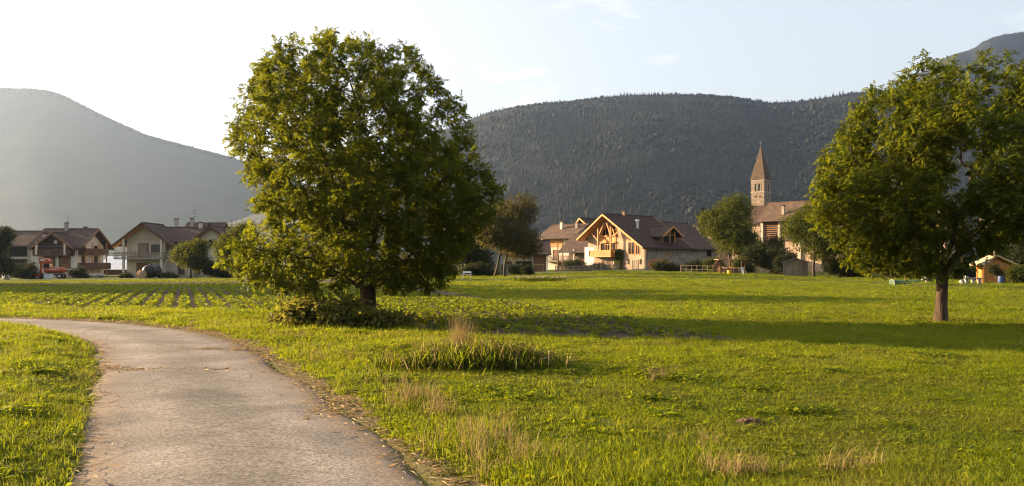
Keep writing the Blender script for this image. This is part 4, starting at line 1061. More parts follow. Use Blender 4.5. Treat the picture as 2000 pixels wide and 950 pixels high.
wn = window(H3, fs, 9.6, 2.7, 1.6, 1.6, 'wood_honey', 'wood_pale', bars=0)
fbox(MB(), fs, .02, 12.1, -.8, 4.35, .003, .06).build('stone_side_wall', M['wall_stone'], H3)
# dormer
gable(H3, 8.0, 13.0, 4.8, 9.0, 6.5, 6.5, 7.8, 6.9, 'x', 'wood_brown', 'tile_brown', (0, 1.1), .8, .16, barge='wood_honey', names=('dormer_wall', 'dormer_roof'), z0=5.0)
fd = back_right(13.0); opening(H3, fd, 5.3, 5.1, 3.2, 1.2, 'wood_honey', 'dormer_opening'); posts(H3, fd, [6.2, 7.6], 5.0, 7.0, .8, 'wood_honey', .15)
MB().tube([(9.0, 3.2, 7.2), (9.0, 3.2, 8.9)], .28, 10).tube([(9.0, 3.2, 8.95), (9.0, 3.2, 9.25)], [.42, .3], 10).build('metal_flue', M['metal'], H3)
chimney(H3, 5.8, 3.4, 9.8, 10.7, .6, 'brick', 'tile_red')
B3 = empty('stone_barn', tuple(H3.matrix_basis @ Vector((0, 12.3, 0))) if False else (13.9+.75*12.35, 150.0+.66*12.35, 0), A_F, 'long stone barn with brown roof built onto the back of the timber chalet', 'barn')
gable(B3, -1.0, 13.0, 0, 9.5, 6.0, 4.5, 9.0, 5.6, 'y', 'wall_stone', 'tile_brown', (.0, .8), 1.0)
fb = back_right(13.0); opening(B3, fb, 3.0, 1.0, .4, 1.0, 'wall_stone'); opening(B3, fb, 6.0, 2.8, 1.2, 1.1, 'wood_brown')
# ivy on the facade
iv = np.random.default_rng(3); n_ = 1500
pa = np.stack([7.6+iv.normal(0, .45, n_), -.12-.25*iv.random(n_), iv.random(n_)*4.0], 1)
V, T = leaves(pa, np.stack([iv.normal(0, .5, n_), -.5+0*pa[:, 0], -.6+0*pa[:, 0]], 1), np.array([0, -1., .5])+iv.normal(0, .4, pa.shape), np.full(n_, .28), np.full(n_, .2))
ivy = empty('climbing_ivy', H3.location, A_F, 'green climber growing up the facade of the timber chalet', 'ivy')
link('foliage', mesh_np('foliage', V, T), M['tree_leaf'], ivy); MB().tube([(7.6, -.15, -.1), (7.5, -.15, 2), (7.7, -.15, 3.6)], .05, 5).build('stem', M['bark_grey'], ivy)

# ------------------------------------------------------------------ centre-left: the older houses
H4 = empty('old_house', (12.6, 173, .2), A_F, 'old house with red-brown roof and truss gable just left of the timber chalet', 'house')
gable(H4, 0, 9, 0, 12, 6.6, 6.6, 10.4, 3.6, 'y', 'wall_dark', 'tile_dark', (1.4, .5), .9, barge='wood_honey')
f = front(0)
for p0, p1 in (((.4, 6.4), (.4, 3.2)), ((3.6, 6.4), (3.6, 10)), ((6.8, 7.4), (6.8, 3.2)), ((.2, 6.6), (7.8, 6.6)), ((2.0, 6.6), (3.6, 9.4)), ((5.6, 6.6), (3.6, 9.4))): MB().bar(f(*p0, .6), f(*p1, .6), .22).build('truss_timber', M['wood_honey'], H4)
window(H4, f, 1.2, 3.6, 1.4, 1.6, 'wood_honey'); window(H4, f, 4.4, 3.6, 1.4, 1.6, 'wood_honey'); balcony(H4, f, .2, 8.4, 3.1, 1.2, .95, 'wood_honey', 'wood_honey'); antenna(H4, 3.6, .5, 10.5, 12.2)
A_D = math.atan2(-.62, .78)
H5 = empty('hip_house', (6.0, 168, .0), A_D, 'cream house with sunlight painted on its upper wall and red roof right of the olive tree', 'house')
gable(H5, 0, 7.5, 0, 11, 6.8, 6.6, 9.2, 5.0, 'x', 'wall_cream', 'tile_red', (.9, .9), 1.1)
f = front(0)
fbox(MB(), f, .4, 5.4, 4.7, 6.6, .003, .08).build('painted_sun_band', M['wood_honey'], H5)  # orange panel that paints warm sunlight onto the cream upper wall
window(H5, f, 2.6, 5.0, .8, 1.4, 'wood_dark', bars=0, sill=False); window(H5, f, .9, 5.0, .8, 1.4, 'wood_dark', bars=0, sill=False)
door(H5, f, 3.1, 2.0, .9, 2.0, 'wood_brown', 'wood_dark'); balcony(H5, f, 1.2, 6.6, 1.95, 1.4, 1.0, 'iron', 'concrete')
posts(H5, f, [5.2, 6.4], -1, 5.6, 1.5, 'wood_brown', .16); door(H5, f, 4.4, -.9, 1.6, 2.3, 'wood_brown', 'wood_dark')
chimney(H5, 2.9, 3.2, 7.9, 9.8, .6, 'wall_cream', 'brick'); chimney(H5, 6.5, 3.4, 8.0, 9.5, .55, 'wall_stone', 'brick')
H6 = empty('lean_to_house', (10.8, 156, .0), A_D, 'dark low house with sagging brown roof and pale post between the old houses', 'house')
gable(H6, 0, 5.2, 0, 5, 4.3, 4.6, 6.9, 4.0, 'x', 'wall_dark', 'tile_brown', (1.6, .3), 1.4)
posts(H6, front(0), [1.9, 4.6], -1, 4.1, 1.0, 'wall_beige', .28, 'pillar'); door(H6, front(0), 2.6, 0, 1.2, 2.1, 'wood_brown', 'wood_dark')
MB().add([(.2, -2.2, -.6), (4.8, -2.2, 1.4), (4.8, -1.6, 1.4), (.2, -1.6, -.6), (.2, -2.2, -.9), (4.8, -2.2, 1.1), (4.8, -1.6, 1.1), (.2, -1.6, -.9)], [(0,1,2,3),(7,6,5,4),(0,4,5,1),(1,5,6,2),(2,6,7,3),(3,7,4,0)]).build('stair_ramp', M['concrete'], H6)
H7 = empty('garage_house', (-1.6, 140, -.35), 0, 'dim house with a carport behind the two-trunked olive tree', 'house')
gable(H7, 0, 7.5, 0, 8, 3.6, 3.6, 5.6, 4, 'x', 'wall_beige', 'tile_brown', (.8, .8), .9)
opening(H7, front(0), 2.3, -.2, 2.6, 2.3, 'wall_dark'); fbox(MB(), front(0), 5.3, 7.4, -.5, 3.4, .003, .1).build('brown_cladding', M['wood_brown'], H7); window(H7, front(0), .6, 1.0, 1.0, 1.2, 'wood_brown')
H8 = empty('house', (62.5, 190, .3), A_F, 'small red roof showing between the chalet roof and the spruce', 'house')
H8.location = (37.5, 182, .3)
gable(H8, 0, 8, 0, 8, 6.8, 6.8, 9.2, 4, 'y', 'wall_pink', 'tile_red', (.6, .6), .6)

# ------------------------------------------------------------------ church tower
A_T = math.atan2(-.69, .73)
D_T = 230.0
xt, yt = (1486-1000)*D_T/F, D_T
TW = empty('church_tower', (xt, yt, .5), A_T, 'stone church tower with twin arched openings and pointed spire', 'tower')
hw = 1.97; zt = CH-(352-HV)*D_T/F-.5; zs_ = CH-(288-HV)*D_T/F-.5
MB().box(-hw, hw, -hw, hw, -1, zt).build('wall', M['tower_stone'], TW)
sp = MB(); e = hw+.22
sp.add([(-e, -e, zt+.02), (e, -e, zt+.02), (e, e, zt+.02), (-e, e, zt+.02), (-.1, -.1, zs_), (.1, -.1, zs_), (.1, .1, zs_), (-.1, .1, zs_)], [(3,2,1,0),(4,5,6,7),(0,1,5,4),(1,2,6,5),(2,3,7,6),(3,0,4,7)])
sp.build('spire', M['spire_tile'], TW)
cr = MB().box(-.07, .07, -.07, .07, zs_-.2, zs_+1.75); cr.box(-.5, .5, -.06, .06, zs_+1.05, zs_+1.2); cr.build('cross', M['iron'], TW)
bm = bmesh.new(); bmesh.ops.create_icosphere(bm, subdivisions=2, radius=.2); me = bpy.data.meshes.new('finial'); bm.to_mesh(me); bm.free(); o_ = link('finial', me, M['iron'], TW); o_.location = (0, 0, zs_+.15)
def arch(root, f, a, b, w_, h):
    pts = [(a, b), (a+w_, b)]+[(a+w_/2+w_/2*math.cos(t_), b+h-w_/2+w_/2*math.sin(t_)) for t_ in np.linspace(0, math.pi, 9)]
    n = len(pts); vs = [f(p[0], p[1], .03) for p in pts]+[f(p[0], p[1], -.2) for p in pts]
    o = MB().add(vs, [tuple(range(n)), tuple(range(2*n-1, n-1, -1))]+[(i_, i_+n, (i_+1) % n+n, (i_+1) % n) for i_ in range(n)]).build('belfry_opening', M['dark'], root)  # flat panel; the shade within the belfry is painted near-black
    mb = MB()
    for i_ in range(1, n): p, q = pts[i_], pts[(i_+1) % n]; mb.bar(f(*p, .05), f(*q, .05), .12, .12)
    mb.build('arch_trim', M['plaster_trim'], o)
for f in (front(-hw), back_right(hw)):
    for a in (-.95, .15): arch(TW, f, a, zt-3.1, .75, 2.1)
    for a in (-.85, .55): opening(TW, f, a, zt-4.9, .3, .3, 'tower_stone', 'slit')
for z in (zt-.25, zt-3.6): MB().box(-hw-.08, hw+.08, -hw-.08, hw+.08, z, z+.16).build('string_course', M['plaster_trim'], TW)

# ------------------------------------------------------------------ right: slatted hay barn and neighbours
A_H = math.atan2(-.69, .72)
H9 = empty('hay_barn', (51.9, 170, -.2), A_H, 'tall barn with slatted openings and reddish roof right of the church tower', 'barn')
gable(H9, 0, 20, 0, 10, 10.9, 10.6, 14.2, 5, 'x', 'wall_pink', 'tile_red', (1.0, .5), 1.2, barge='wood_brown')
f = front(0)
for k, a in enumerate((.8, 4.6, 9.0, 13.4)):
    op = opening(H9, f, a, 6.2, 2.6, 4.0, 'wood_brown', 'slatted_opening')
    for j in range(9): fbox(MB(), f, a+.02, a+2.58, 6.35+j*.43, 6.55+j*.43, .03, .08).build('slat', M['wood_brown'], op)
posts(H9, f, [.1, 3.9, 8.2, 12.6], -1, 10.3, .12, 'wall_beige', .5, 'pillar')
for a in (1.2, 6.2, 10.4): window(H9, f, a, 2.2, 1.2, 1.4, 'wood_brown')
fl = back_left(0); window(H9, fl, 3, 7.0, 1.3, 1.8, 'wood_brown'); window(H9, fl, 3, 3.0, 1.3, 1.6, 'wood_brown')
chimney(H9, 4.2, .9, 10.6, 13.3, .55, 'wall_stone', 'tile_brown'); chimney(H9, 9.2, 5.4, 14.0, 14.9, .6, 'brick', 'tile_red')
H10 = empty('dark_roof_house', (52.5, 192, 0), A_H, 'house with a dark roof tucked between the tower and the slatted barn', 'house')
gable(H10, -6, 6, 0, 9, 11.2, 11.0, 14.6, 4.5, 'x', 'wall_pink', 'tile_dark', (.5, .5), 1.0)
window(H10, front(0), -4.5, 8.0, 1.2, 1.5, 'wood_brown')
H11 = empty('pink_house', (62, 150, -.5), A_H, 'pinkish plastered house glimpsed through the right walnut crown', 'house')
gable(H11, 0, 16, 0, 10, 8.2, 8.2, 11.4, 5, 'x', 'wall_pink', 'tile_red', (.8, .8), 1.0)
for a in (1.5, 5.0, 8.5, 12.2):
    for z in (.8, 3.4, 6.0): window(H11, front(0), a, z, 1.1, 1.4, 'wood_brown', shut='wood_brown')
H12 = empty('pale_house', (81, 142, -.6), A_H, 'pale house behind the right walnut and the log hut', 'house')
gable(H12, 0, 13, 0, 9, 7.6, 7.6, 10.4, 4.5, 'x', 'wall_cream', 'tile_red', (.8, .8), 1.0)
for a in (1.5, 5.0, 8.5):
    for z in (.8, 3.6): window(H12, front(0), a, z, 1.1, 1.4, 'wood_brown', shut='wood_brown')
# garden wall behind the round tree
W1 = empty('garden_wall', (42, 152, -.4), A_F, 'plastered garden wall behind the round tree', 'wall')
MB().box(0, 11, 0, .4, -.6, 3.6).build('wall', M['wall_pink'], W1); MB().box(-.1, 11.1, -.1, .5, 3.603, 3.75).build('coping', M['tile_red'], W1)
tg_ = tag(MB().add([P(1536,466,150), P(1552,453,150), P(1560,463,151), P(1546,470,149)]+[tuple(np.array(P(*q))+np.array([.1,.5,0])) for q in ((1536,466,150),(1552,453,150),(1560,463,151),(1546,470,149))], [(0,1,2,3),(7,6,5,4),(0,4,5,1),(1,5,6,2),(2,6,7,3),(3,7,4,0)]).build('blue_tarpaulin', M['blue_plastic']), 'small blue tarpaulin below the slatted barn opening', 'tarpaulin')

# ------------------------------------------------------------------ yard things at the left
def wheel(root, x, y, z, r_, w_, axis='y', name='wheel'):
    d = Vector((0, w_/2, 0)) if axis == 'y' else Vector((w_/2, 0, 0)); c = Vector((x, y, z))
    o = MB().tube([c-d, c-d*.7, c+d*.7, c+d], [r_*.9, r_, r_, r_*.9], 14).build(name, M['rubber'], root)
    MB().tube([c-d*1.04, c+d*1.04], r_*.55, 10).build('rim', M['metal'], o)
def car(name, label, loc, rz, m):
    root = empty(name, loc, rz, label, 'car', None)
    prof = [(-1.95, .35), (1.95, .35), (2.0, .75), (1.15, .95), (.55, 1.42), (-1.2, 1.45), (-1.85, 1.0), (-2.0, .8)]
    mb = MB(); n = len(prof)
    vs = [(p[0], -.82 if p[1] < 1.1 else -.66, p[1]) for p in prof]+[(p[0], .82 if p[1] < 1.1 else .66, p[1]) for p in prof]
    mb.add(vs, [tuple(range(n)), tuple(range(2*n-1, n-1, -1))]+[(i_, i_+n, (i_+1) % n+n, (i_+1) % n) for i_ in range(n)]).build('body', M[m], root)
    for s in (-1, 1):
        for k, (x0, x1) in enumerate(((-1.45, -.35), (-.27, .75))):
            MB().add([(x0, s*.80, .98), (x1+.15*(k == 1), s*.80, .98), (x1-.15, s*.70, 1.36), (x0+.12, s*.70, 1.38), (x0, s*.7, .98), (x1, s*.7, .98), (x1-.15, s*.6, 1.36), (x0+.12, s*.6, 1.38)], [(0,1,2,3),(7,6,5,4),(0,4,5,1),(1,5,6,2),(2,6,7,3),(3,7,4,0)]).build('side_window', M['glass'], root)
        for x in (-1.25, 1.25): wheel(root, x, s*.76, .31, .31, .2)
        MB().box(1.9, 2.02, s*.6-.15, s*.6+.15, .6, .75).build('headlight', M['white_paint'], root)
    return root
x, y, z = at(133, 132); car('parked_car', 'white car half hidden by bushes in front of the left chalet', (x, y, z), .05, 'white_paint')
x, y, z = at(192, 128)
K = empty('flat_trailer', (x, y, z), .1, 'low pale flat trailer in front of the sheet-roofed shed', 'trailer')
MB().box(-1.05, 1.05, -.6, .6, .42, .55).build('platform', M['silver_paint'], K); MB().box(-1.05, 1.05, -.62, -.602, .40, .72).build('side_board', M['silver_paint'], K)
for s in (-1, 1): wheel(K, .2, s*.72, .26, .26, .16)
MB().bar((-1.05, 0, .45), (-1.8, 0, .4), .07).build('drawbar', M['iron'], K)
# orange farm machine: mast, cab, long tank
x, y, z = at(104, 127)
K = empty('orange_machine', (x, y, z), 0, 'orange farm machine with upright mast and long tank before the left chalet', 'machine')
MB().box(-2.0, -1.75, -.15, .15, -.1, 3.3).build('mast', M['orange'], K)
MB().prism([(-1.95, 2.35), (-.5, 2.35), (-.35, 2.7), (-.8, 3.15), (-1.75, 3.25), (-1.95, 3.1)], -.5, .5, 'y').build('cab_top', M['orange'], K)
MB().prism([(-1.4, 1.75), (-.3, 1.75), (-.35, 2.34), (-1.2, 2.34)], -.45, .45, 'y').build('cab_window', M['glass'], K)
MB().box(-1.7, -1.0, -.53, -.5, 2.75, 3.05).build('white_panel', M['white_paint'], K)
MB().tube([(-1.35, 0, 1.3), (-1.1, 0, 1.32), (1.55, 0, 1.32), (1.75, 0, 1.32)], [.3, .48, .48, .38], 14).build('tank', M['orange'], K, True)
MB().box(-.4, 1.2, -.5, -.475, 1.42, 1.52).build('white_stripe', M['white_paint'], K)
for x_ in (-1.0, 1.3): wheel(K, x_, -.55, .42, .42, .28); wheel(K, x_, .55, .42, .42, .28)
MB().box(-1.8, 1.6, -.3, .3, .5, .82).build('chassis', M['iron'], K)
# bins
for k, u in enumerate((91.5, 98.5)):
    x, y, z = at(u, 125)
    b = empty('plastic_bin', (x, y, z), 0, ['left of two pale plastic bins below the orange machine', 'right of two pale plastic bins below the orange machine'][k], 'bin', 'pale bins')
    mb = MB().box(-.26, .26, -.26, .26, .08, .12)
    for s in (-1, 1): mb.box(s*.27-.02, s*.27+.02, -.27, .27, .08, .75); mb.box(-.25, .25, s*.27-.02, s*.27+.02, .08, .75)
    mb.build('body', M['sheet'], b)
    for s in (-1, 1): MB().box(s*.2-.05, s*.2+.05, -.26, .26, 0, .08).build('foot', M['sheet'], b)
    MB().box(-.31, .31, -.31, .31, .752, .79).build('rim', M['sheet'], b)
# small red tractor
x, y, z = at(69, 126)
K = empty('red_tractor', (x, y, z), 0, 'small red tractor left of the orange machine', 'tractor')
MB().prism([(-.75, .35), (.8, .35), (.85, .75), (.1, .85), (-.05, .6), (-.75, .62)], -.3, .3, 'y').build('bonnet', M['red'], K)
MB().box(-.75, -.35, -.25, .25, .622, .72).build('seat', M['rubber'], K); MB().tube([(-.1, 0, .7), (-.25, 0, 1.0)], .03, 6).build('steering_column', M['iron'], K)
for s in (-1, 1): wheel(K, -.5, s*.48, .38, .38, .22); wheel(K, .6, s*.42, .25, .25, .16)
# black slurry tank on wheels
x, y, z = at(295, 121)
K = empty('black_tank', (x, y, z), .15, 'big black round tank trailer in front of the balcony house', 'tank')
MB().tube([(0, -1.55, 1.02), (0, -1.4, 1.02), (0, -1.1, 1.02), (0, 2.2, 1.02), (0, 2.5, 1.02)], [.35, .75, .98, .98, .6], 20).build('tank_body', M['black_plastic'], K, True)
for s in (-1, 1): wheel(K, s*1.0, .6, .45, .45, .3, 'x')
MB().tube([(0, .2, 1.9), (0, .2, 2.12)], .25, 10).build('filler_cap', M['iron'], K); MB().bar((0, -1.3, .35), (0, -2.6, .4), .12).build('drawbar', M['iron'], K)
x, y, z = at(277, 119)
K = empty('cable_drum', (x, y, z), 1.0, 'pale cable drum leaning beside the black tank', 'drum')
MB().tube([(0, -.2, .62), (0, .2, .62)], .4, 18).build('hub', M['wood_pale'], K); MB().tube([(0, -.28, .62), (0, -.203, .62)], .62, 20).build('disc', M['wood_pale'], K); MB().tube([(0, .203, .62), (0, .28, .62)], .62, 20).build('disc', M['wood_pale'], K)
x, y, z = at(13, 122)
bm = bmesh.new(); bmesh.ops.create_icosphere(bm, subdivisions=3, radius=.5)
for v in bm.verts: v.co = Vector((v.co.x*1.1, v.co.y, max(v.co.z, -.4)*.9+.36))*(1+.08*mnoise.noise(v.co*4))
me = bpy.data.meshes.new('white_sack'); bm.to_mesh(me); bm.free(); o_ = link('white_sack', me, M['white_paint']); o_.location = (x, y, z); tag(o_, 'white bulging sack on the grass at the left edge', 'sack')

# ------------------------------------------------------------------ gardens in front of the village
def rail_fence(name, label, u0, u1, d0, d1, n, h, m, rails=(.45, .95), group=None, cat='fence', rw=.07):
    p0 = np.array(at(u0, d0)); p1 = np.array(at(u1, d1))
    root = empty(name, tuple(p0), 0, label, cat, group); dv = p1-p0
    for k in range(n):
        q = dv*k/(n-1); MB().box(q[0]-rw/2, q[0]+rw/2, q[1]-rw/2, q[1]+rw/2, q[2]-.3, q[2]+h).build('post', M[m], root)
    for z in rails: MB().bar((0, -rw*.75, z*h), (dv[0], dv[1]-rw*.75, dv[2]+z*h), .05, rw).build('rail', M[m], root)
    return root
rail_fence('rail_fence', 'brown rail fence in front of the stone barn', 1330, 1414, 110, 108, 9, 1.0, 'wood_pale')
fence = rail_fence('picket_fence', 'dim picket fence along the gardens left of the timber chalet', 1085, 1208, 122, 128, 8, 1.05, 'wood_grey', (.3, .8), rw=.09)
p0 = np.array(at(1085, 122)); dv = np.array(at(1208, 128))-p0
for k in range(52): q = dv*(k+.5)/52; MB().box(q[0]-.04, q[0]+.04, q[1]+.05, q[1]+.08, q[2]-.1, q[2]+.95).build('picket', M['wood_grey'], fence)
fence = rail_fence('board_fence', 'pale grey board fence under the olive tree', 925, 1018, 112, 112, 6, 1.5, 'wood_grey', (.25, .85), rw=.1)
p0 = np.array(at(925, 112)); dv = np.array(at(1018, 112))-p0
for k in range(30): q = dv*(k+.5)/30; MB().box(q[0]-.09, q[0]+.09, q[1]+.055, q[1]+.085, q[2]-.1, q[2]+1.45+.05*(k % 2)).build('board', M['wood_grey'], fence)
rail_fence('goal_frame', 'pale two-post crossbar in the garden right of the olive tree', 1042, 1061, 108, 108, 2, 1.3, 'wood_pale', (.97,), cat='frame')
x, y, z = at(1069, 108); tag(MB().tube([(x, y, z-.2), (x, y, z+1.9)], .07, 7).build('white_stake', M['white_paint']), 'white upright stake in front of the old houses', 'stake')
# white bench
x, y, z = at(912, 80)
K = empty('white_bench', (x, y, z), 0, 'small white bench under the right branches of the big walnut', 'bench')
for k in range(2): MB().box(-.42, .42, -.2+.21*k, -.01+.21*k, .42, .46).build('seat_slat', M['white_paint'], K)
for s in (-1, 1):
    MB().box(s*.38-.03, s*.38+.03, -.18, -.12, 0, .418).build('leg', M['white_paint'], K); MB().box(s*.38-.03, s*.38+.03, .14, .2, 0, .75).build('leg', M['white_paint'], K)
MB().box(-.42, .42, .205, .23, .58, .74).build('backrest', M['white_paint'], K)
# wood store with sagging roof, right of the rail fence
x, y, z = at(1428, 108)
K = empty('wood_store', (x, y, z), 0, 'ramshackle open wood store with flat roof right of the rail fence', 'shelter')
for sx in (-1.6, 0, 1.6):
    for sy in (-.7, .7): MB().box(sx-.06, sx+.06, sy-.06, sy+.06, -.2, 1.85).build('post', M['wood_brown'], K)
for k in range(7): MB().box(-1.95+k*.56, -1.41+k*.56, -1.0, 1.0, 1.86+.015*(k % 2), 1.92+.015*(k % 2)).build('roof_board', M['wood_brown' if k % 3 else 'wood_pale'], K)
MB().bar((-2.4, -.8, .9), (-1.5, -.7, 1.8), .1, .6).build('leaning_board', M['wood_brown'], K)
rr2 = random.Random(4)
for k in range(26):
    x_ = -1.4+(k % 9)*.33; z_ = .14+(k//9)*.27
    tag(MB().tube([(x+x_, y-.55, z+z_), (x+x_, y+.5, z+z_)], .12+.02*rr2.random(), 7).build('stacked_log', M['wood_pale' if k % 3 else 'wood_brown']), 'cut log in the wood store, %s row, %s from the left' % (['bottom', 'middle', 'top'][k//9], ['first', 'second', 'third', 'fourth', 'fifth', 'sixth', 'seventh', 'eighth', 'last'][k % 9]), 'log', 'logs in the wood store')
x, y, z = at(1424.5, 105); tag(MB().tube([(x, y, z-.02), (x, y, z+.03), (x, y, z+.42), (x, y, z+.46)], [.2, .24, .28, .25], 12).build('yellow_tub', mat('yellow_plastic', (.5, .3, .03), .5, .1)), 'yellow tub standing in front of the wood store', 'tub')
x, y, z = at(1452, 106)
K = empty('garden_chair', (x, y, z), .4, 'white garden chair right of the wood store', 'chair')
MB().box(-.24, .24, -.24, .24, .42, .46).build('seat', M['white_paint'], K); MB().box(-.24, .24, .2, .24, .463, .95).build('backrest', M['white_paint'], K)
for sx in (-1, 1):
    for sy in (-1, 1): MB().box(sx*.2-.025, sx*.2+.025, sy*.2-.025, sy*.2+.025, 0, .418).build('leg', M['white_paint'], K)
# plank shed
x, y, z = at(1529, 105)
K = empty('plank_shed', (x, y, z), -.32, 'weathered plank shed with tin roof under the slender tree', 'shed')
Wd, Ln, Hf, Hb = 3.0, 3.0, 1.75, 1.75
MB().prism([(.03, -.2), (Wd-.03, -.2), (Wd-.03, Hf), (Wd/2, 2.2), (.03, Hf)], .03, Ln-.03, 'y').build('inner_wall', M['wood_dark'], K)
rr2 = random.Random(9); ws = []
nP = 15
for k in range(nP):
    a0 = k*Wd/nP; top = Hf+(2.2-Hf)*(1-abs((a0+.1)-Wd/2)/(Wd/2))-.02; j = rr2.uniform(0, .02)
    if 7 <= k <= 12: continue
    MB().box(a0+.008, a0+Wd/nP-.008, -.02-j, .027, -.1, top).build('plank', M['wood_grey'], K)
for k in range(6): a0 = (7+k)*Wd/nP; MB().box(a0+.006, a0+Wd/nP-.006, -.045-rr2.uniform(0, .01), .027, -.05, 1.5).build('door_plank', M['wood_grey'], K)
for z_ in (.4, 1.2): MB().box(7*Wd/nP, 13*Wd/nP, -.09, -.056, z_, z_+.12).build('door_ledge', M['wood_grey'], K)
MB().box(7*Wd/nP-.02, 13*Wd/nP+.02, -.05, .027, 1.51, 2.0).build('door_head', M['wood_grey'], K)
for k in range(14): a0 = k*Ln/14; MB().box(Wd-.027, Wd+.02+rr2.uniform(0, .02), a0+.01, a0+Ln/14-.01, -.1, Hf-.04).build('plank', M['wood_grey'], K)
for s in (0, 1):
    for k in range(4):
        y0 = -.25+k*.9; xe = -.25 if s == 0 else Wd+.25; zz = Hf-.08
        MB().add([(Wd/2, y0, 2.24), (xe, y0, zz), (xe, y0+.88, zz), (Wd/2, y0+.88, 2.24), (Wd/2, y0, 2.29), (xe, y0, zz+.05), (xe, y0+.88, zz+.05), (Wd/2, y0+.88, 2.29)], [(0,1,2,3),(7,6,5,4),(0,4,5,1),(1,5,6,2),(2,6,7,3),(3,7,4,0)]).build('roof_sheet', M['wood_grey' if (k+s) % 3 else 'metal'], K)
# bean trellis with net beds
x, y, z = at(1767, 66)
K = empty('bean_trellis', (x, y, z), 0, 'bean trellis of thin posts under a pole, left of the right walnut trunk', 'trellis')
wT = sz(64, 66)
for k in range(9): MB().tube([(k*wT/8, 0, -.1), (k*wT/8, .05, 1.45)], .018, 5).build('post', M['wood_grey'], K)
MB().tube([(-.1, 0, 1.46), (wT+.1, .05, 1.5)], .035, 6).build('top_pole', M['wood_pale'], K)
rb = np.random.default_rng(4); n_ = 900; pos = np.stack([rb.uniform(0, wT, n_), rb.normal(0, .12, n_), rb.random(n_)**1.5*1.2], 1)
V, T = leaves(pos, rnd_dir(n_, rb), np.array([0, -1., .4])+rb.normal(0, .5, pos.shape), np.full(n_, .11), np.full(n_, .08)); link('bean_leaves', mesh_np('bean_leaves', V, T), M['crop_leaf'], K)
for k, (u0, u1, dd, lab) in enumerate(((1747, 1806, 63, 'low green net bed in front of the bean trellis'), (1812, 1834, 65, 'green net bed just left of the right walnut trunk'))):
    x, y, z = at(u0, dd); wN = sz(u1-u0, dd); K = empty('net_bed', (x, y, z), 0, lab, 'net bed')
    MB().prism([(0, .0), (.9, .0), (.85, .35), (.45, .45), (.05, .35)], 0, wN, 'x').build('net', M['net_green'], K)
    for q in (0, wN): MB().tube([(q, 0, 0), (q, .05, .38), (q, .45, .48), (q, .85, .38), (q, .9, 0)], .02, 5).build('hoop', M['metal'], K)
x, y, z = at(1764, 60.5); tag(MB().box(x, x+sz(45, 60.5), y-.08, y+.1, z-.02, z+.13).build('pale_beam', M['wood_pale']), 'pale squared beam lying on the grass before the trellis', 'beam')
x, y, z = at(1810, 60.8); tag(MB().box(x-.07, x+.07, y-.07, y+.07, z-.2, z+.46).box(x-.09, x+.09, y-.09, y+.09, z+.46, z+.5).build('corner_post', M['wood_grey']), 'short dark post at the right end of the pale beam', 'post')
# stone bench by the hut
x, y, z = at(1887, 56.5)
K = empty('stone_bench', (x, y, z), 0, 'stone bench on upright blocks left of the log hut', 'bench')
bl = MB().box(-.09, .09, -.14, .14, -.1, .58); bl.build('tall_block', M['concrete'], K)
MB().box(.1, 1.25, -.1, .25, .39, .46).build('seat_slab', M['concrete'], K)
for q in (.5, .95): MB().box(q-.07, q+.07, -.06, .2, -.1, .388).build('support_block', M['concrete'], K)
bm = bmesh.new(); bmesh.ops.create_icosphere(bm, subdivisions=3, radius=.2)
for v in bm.verts: v.co *= 1+.25*mnoise.noise(v.co*6)
x, y, z = at(1879.5, 56); me = bpy.data.meshes.new('round_stone'); bm.to_mesh(me); bm.free(); o_ = link('round_stone', me, M['concrete']); o_.location = (x, y, z+.13); tag(o_, 'round stone on the grass left of the stone bench', 'stone')
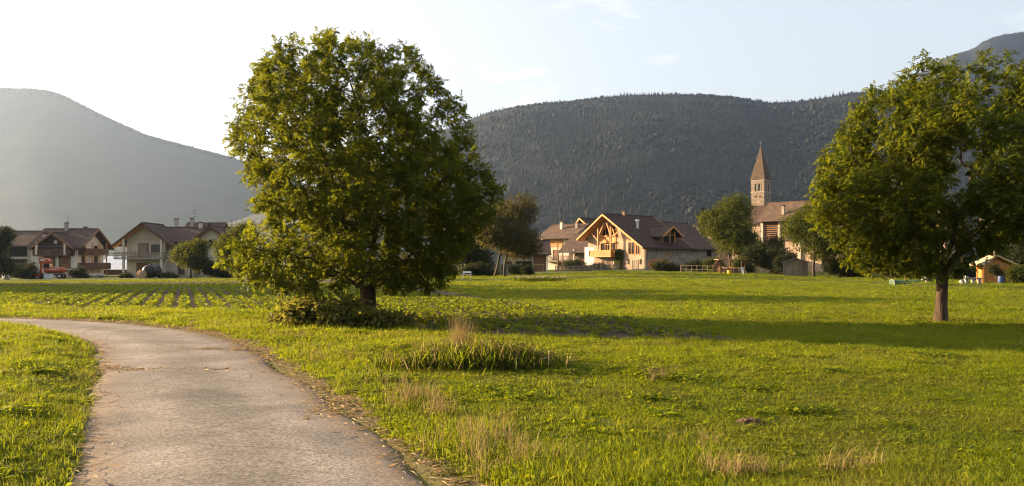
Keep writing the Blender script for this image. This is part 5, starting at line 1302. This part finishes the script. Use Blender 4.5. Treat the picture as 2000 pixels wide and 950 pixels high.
# log hut
x, y, z = at(1921, 60)
K = empty('log_hut', (x, y, z), -.30, 'small log hut with pale gable roof at the right edge of the gardens', 'hut')
Wd, Ln = 1.6, 1.5
for k in range(9):
    z_ = .05+k*.145; e = .14
    for yy in (0, Ln):
        if yy == 0 and k < 7: MB().tube([(-e, yy, z_), (.95, yy, z_)], .075, 8).build('log', M['wood_honey'], K); MB().tube([(1.45, yy, z_), (Wd+e, yy, z_)], .075, 8).build('log', M['wood_honey'], K)
        else: MB().tube([(-e, yy, z_), (Wd+e, yy, z_)], .075, 8).build('log', M['wood_honey'], K)
    for xx in (0, Wd): MB().tube([(xx, -e, z_+.07), (xx, Ln+e, z_+.07)], .075, 8).build('log', M['wood_honey'], K)
MB().prism([(.1, 1.36), (Wd-.1, 1.36), (Wd/2, 1.85)], -.03, .04, 'y').build('gable_board', M['wood_honey'], K)
MB().box(.97, 1.43, -.02, .03, 0, 1.05).build('door', M['wood_dark'], K)
for s in (-1, 1):
    q0, q1 = (Wd/2, 2.0), (Wd/2+s*1.35, 1.32)
    for k in range(5):
        y0 = -.55+k*.52
        MB().add([(q0[0], y0, q0[1]), (q1[0], y0, q1[1]), (q1[0], y0+.51, q1[1]), (q0[0], y0+.51, q0[1]), (q0[0], y0, q0[1]+.09), (q1[0], y0, q1[1]+.09), (q1[0], y0+.51, q1[1]+.09), (q0[0], y0+.51, q0[1]+.09)], [(0,1,2,3),(7,6,5,4),(0,4,5,1),(1,5,6,2),(2,6,7,3),(3,7,4,0)]).build('roof_board', M['wood_pale'], K)
bm = bmesh.new(); bmesh.ops.create_uvsphere(bm, u_segments=14, v_segments=8, radius=.15); me = bpy.data.meshes.new('finial_ball'); bm.to_mesh(me); bm.free(); o_ = link('finial_ball', me, M['metal'], K); o_.location = (Wd/2, .2, 2.3)
MB().tube([(Wd/2, .2, 2.02), (Wd/2, .2, 2.2)], .03, 6).build('finial_rod', M['metal'], K)
x, y, z = at(1955, 57.5)
K = empty('blue_barrel', (x, y, z), 0, 'blue plastic barrel in front of the log hut', 'barrel')
MB().tube([(0, 0, 0), (0, 0, .05), (0, 0, .28), (0, 0, .55), (0, 0, .62)], [.16, .19, .21, .19, .16], 14).build('body', M['blue_plastic'], K, True)
for z_ in (.2, .42): MB().tube([(0, 0, z_-.02), (0, 0, z_+.02)], .216, 14).build('hoop', M['blue_plastic'], K)
MB().tube([(0, 0, .62), (0, 0, .66)], .15, 12).build('lid', M['black_plastic'], K)
x, y, z = at(1945, 57); shrub('potted_shrub', 'dark leafy shrub hanging before the log hut gable', (x, y, z+.55), .95, .95, 'dark_leaf', 1400, .08, 222)
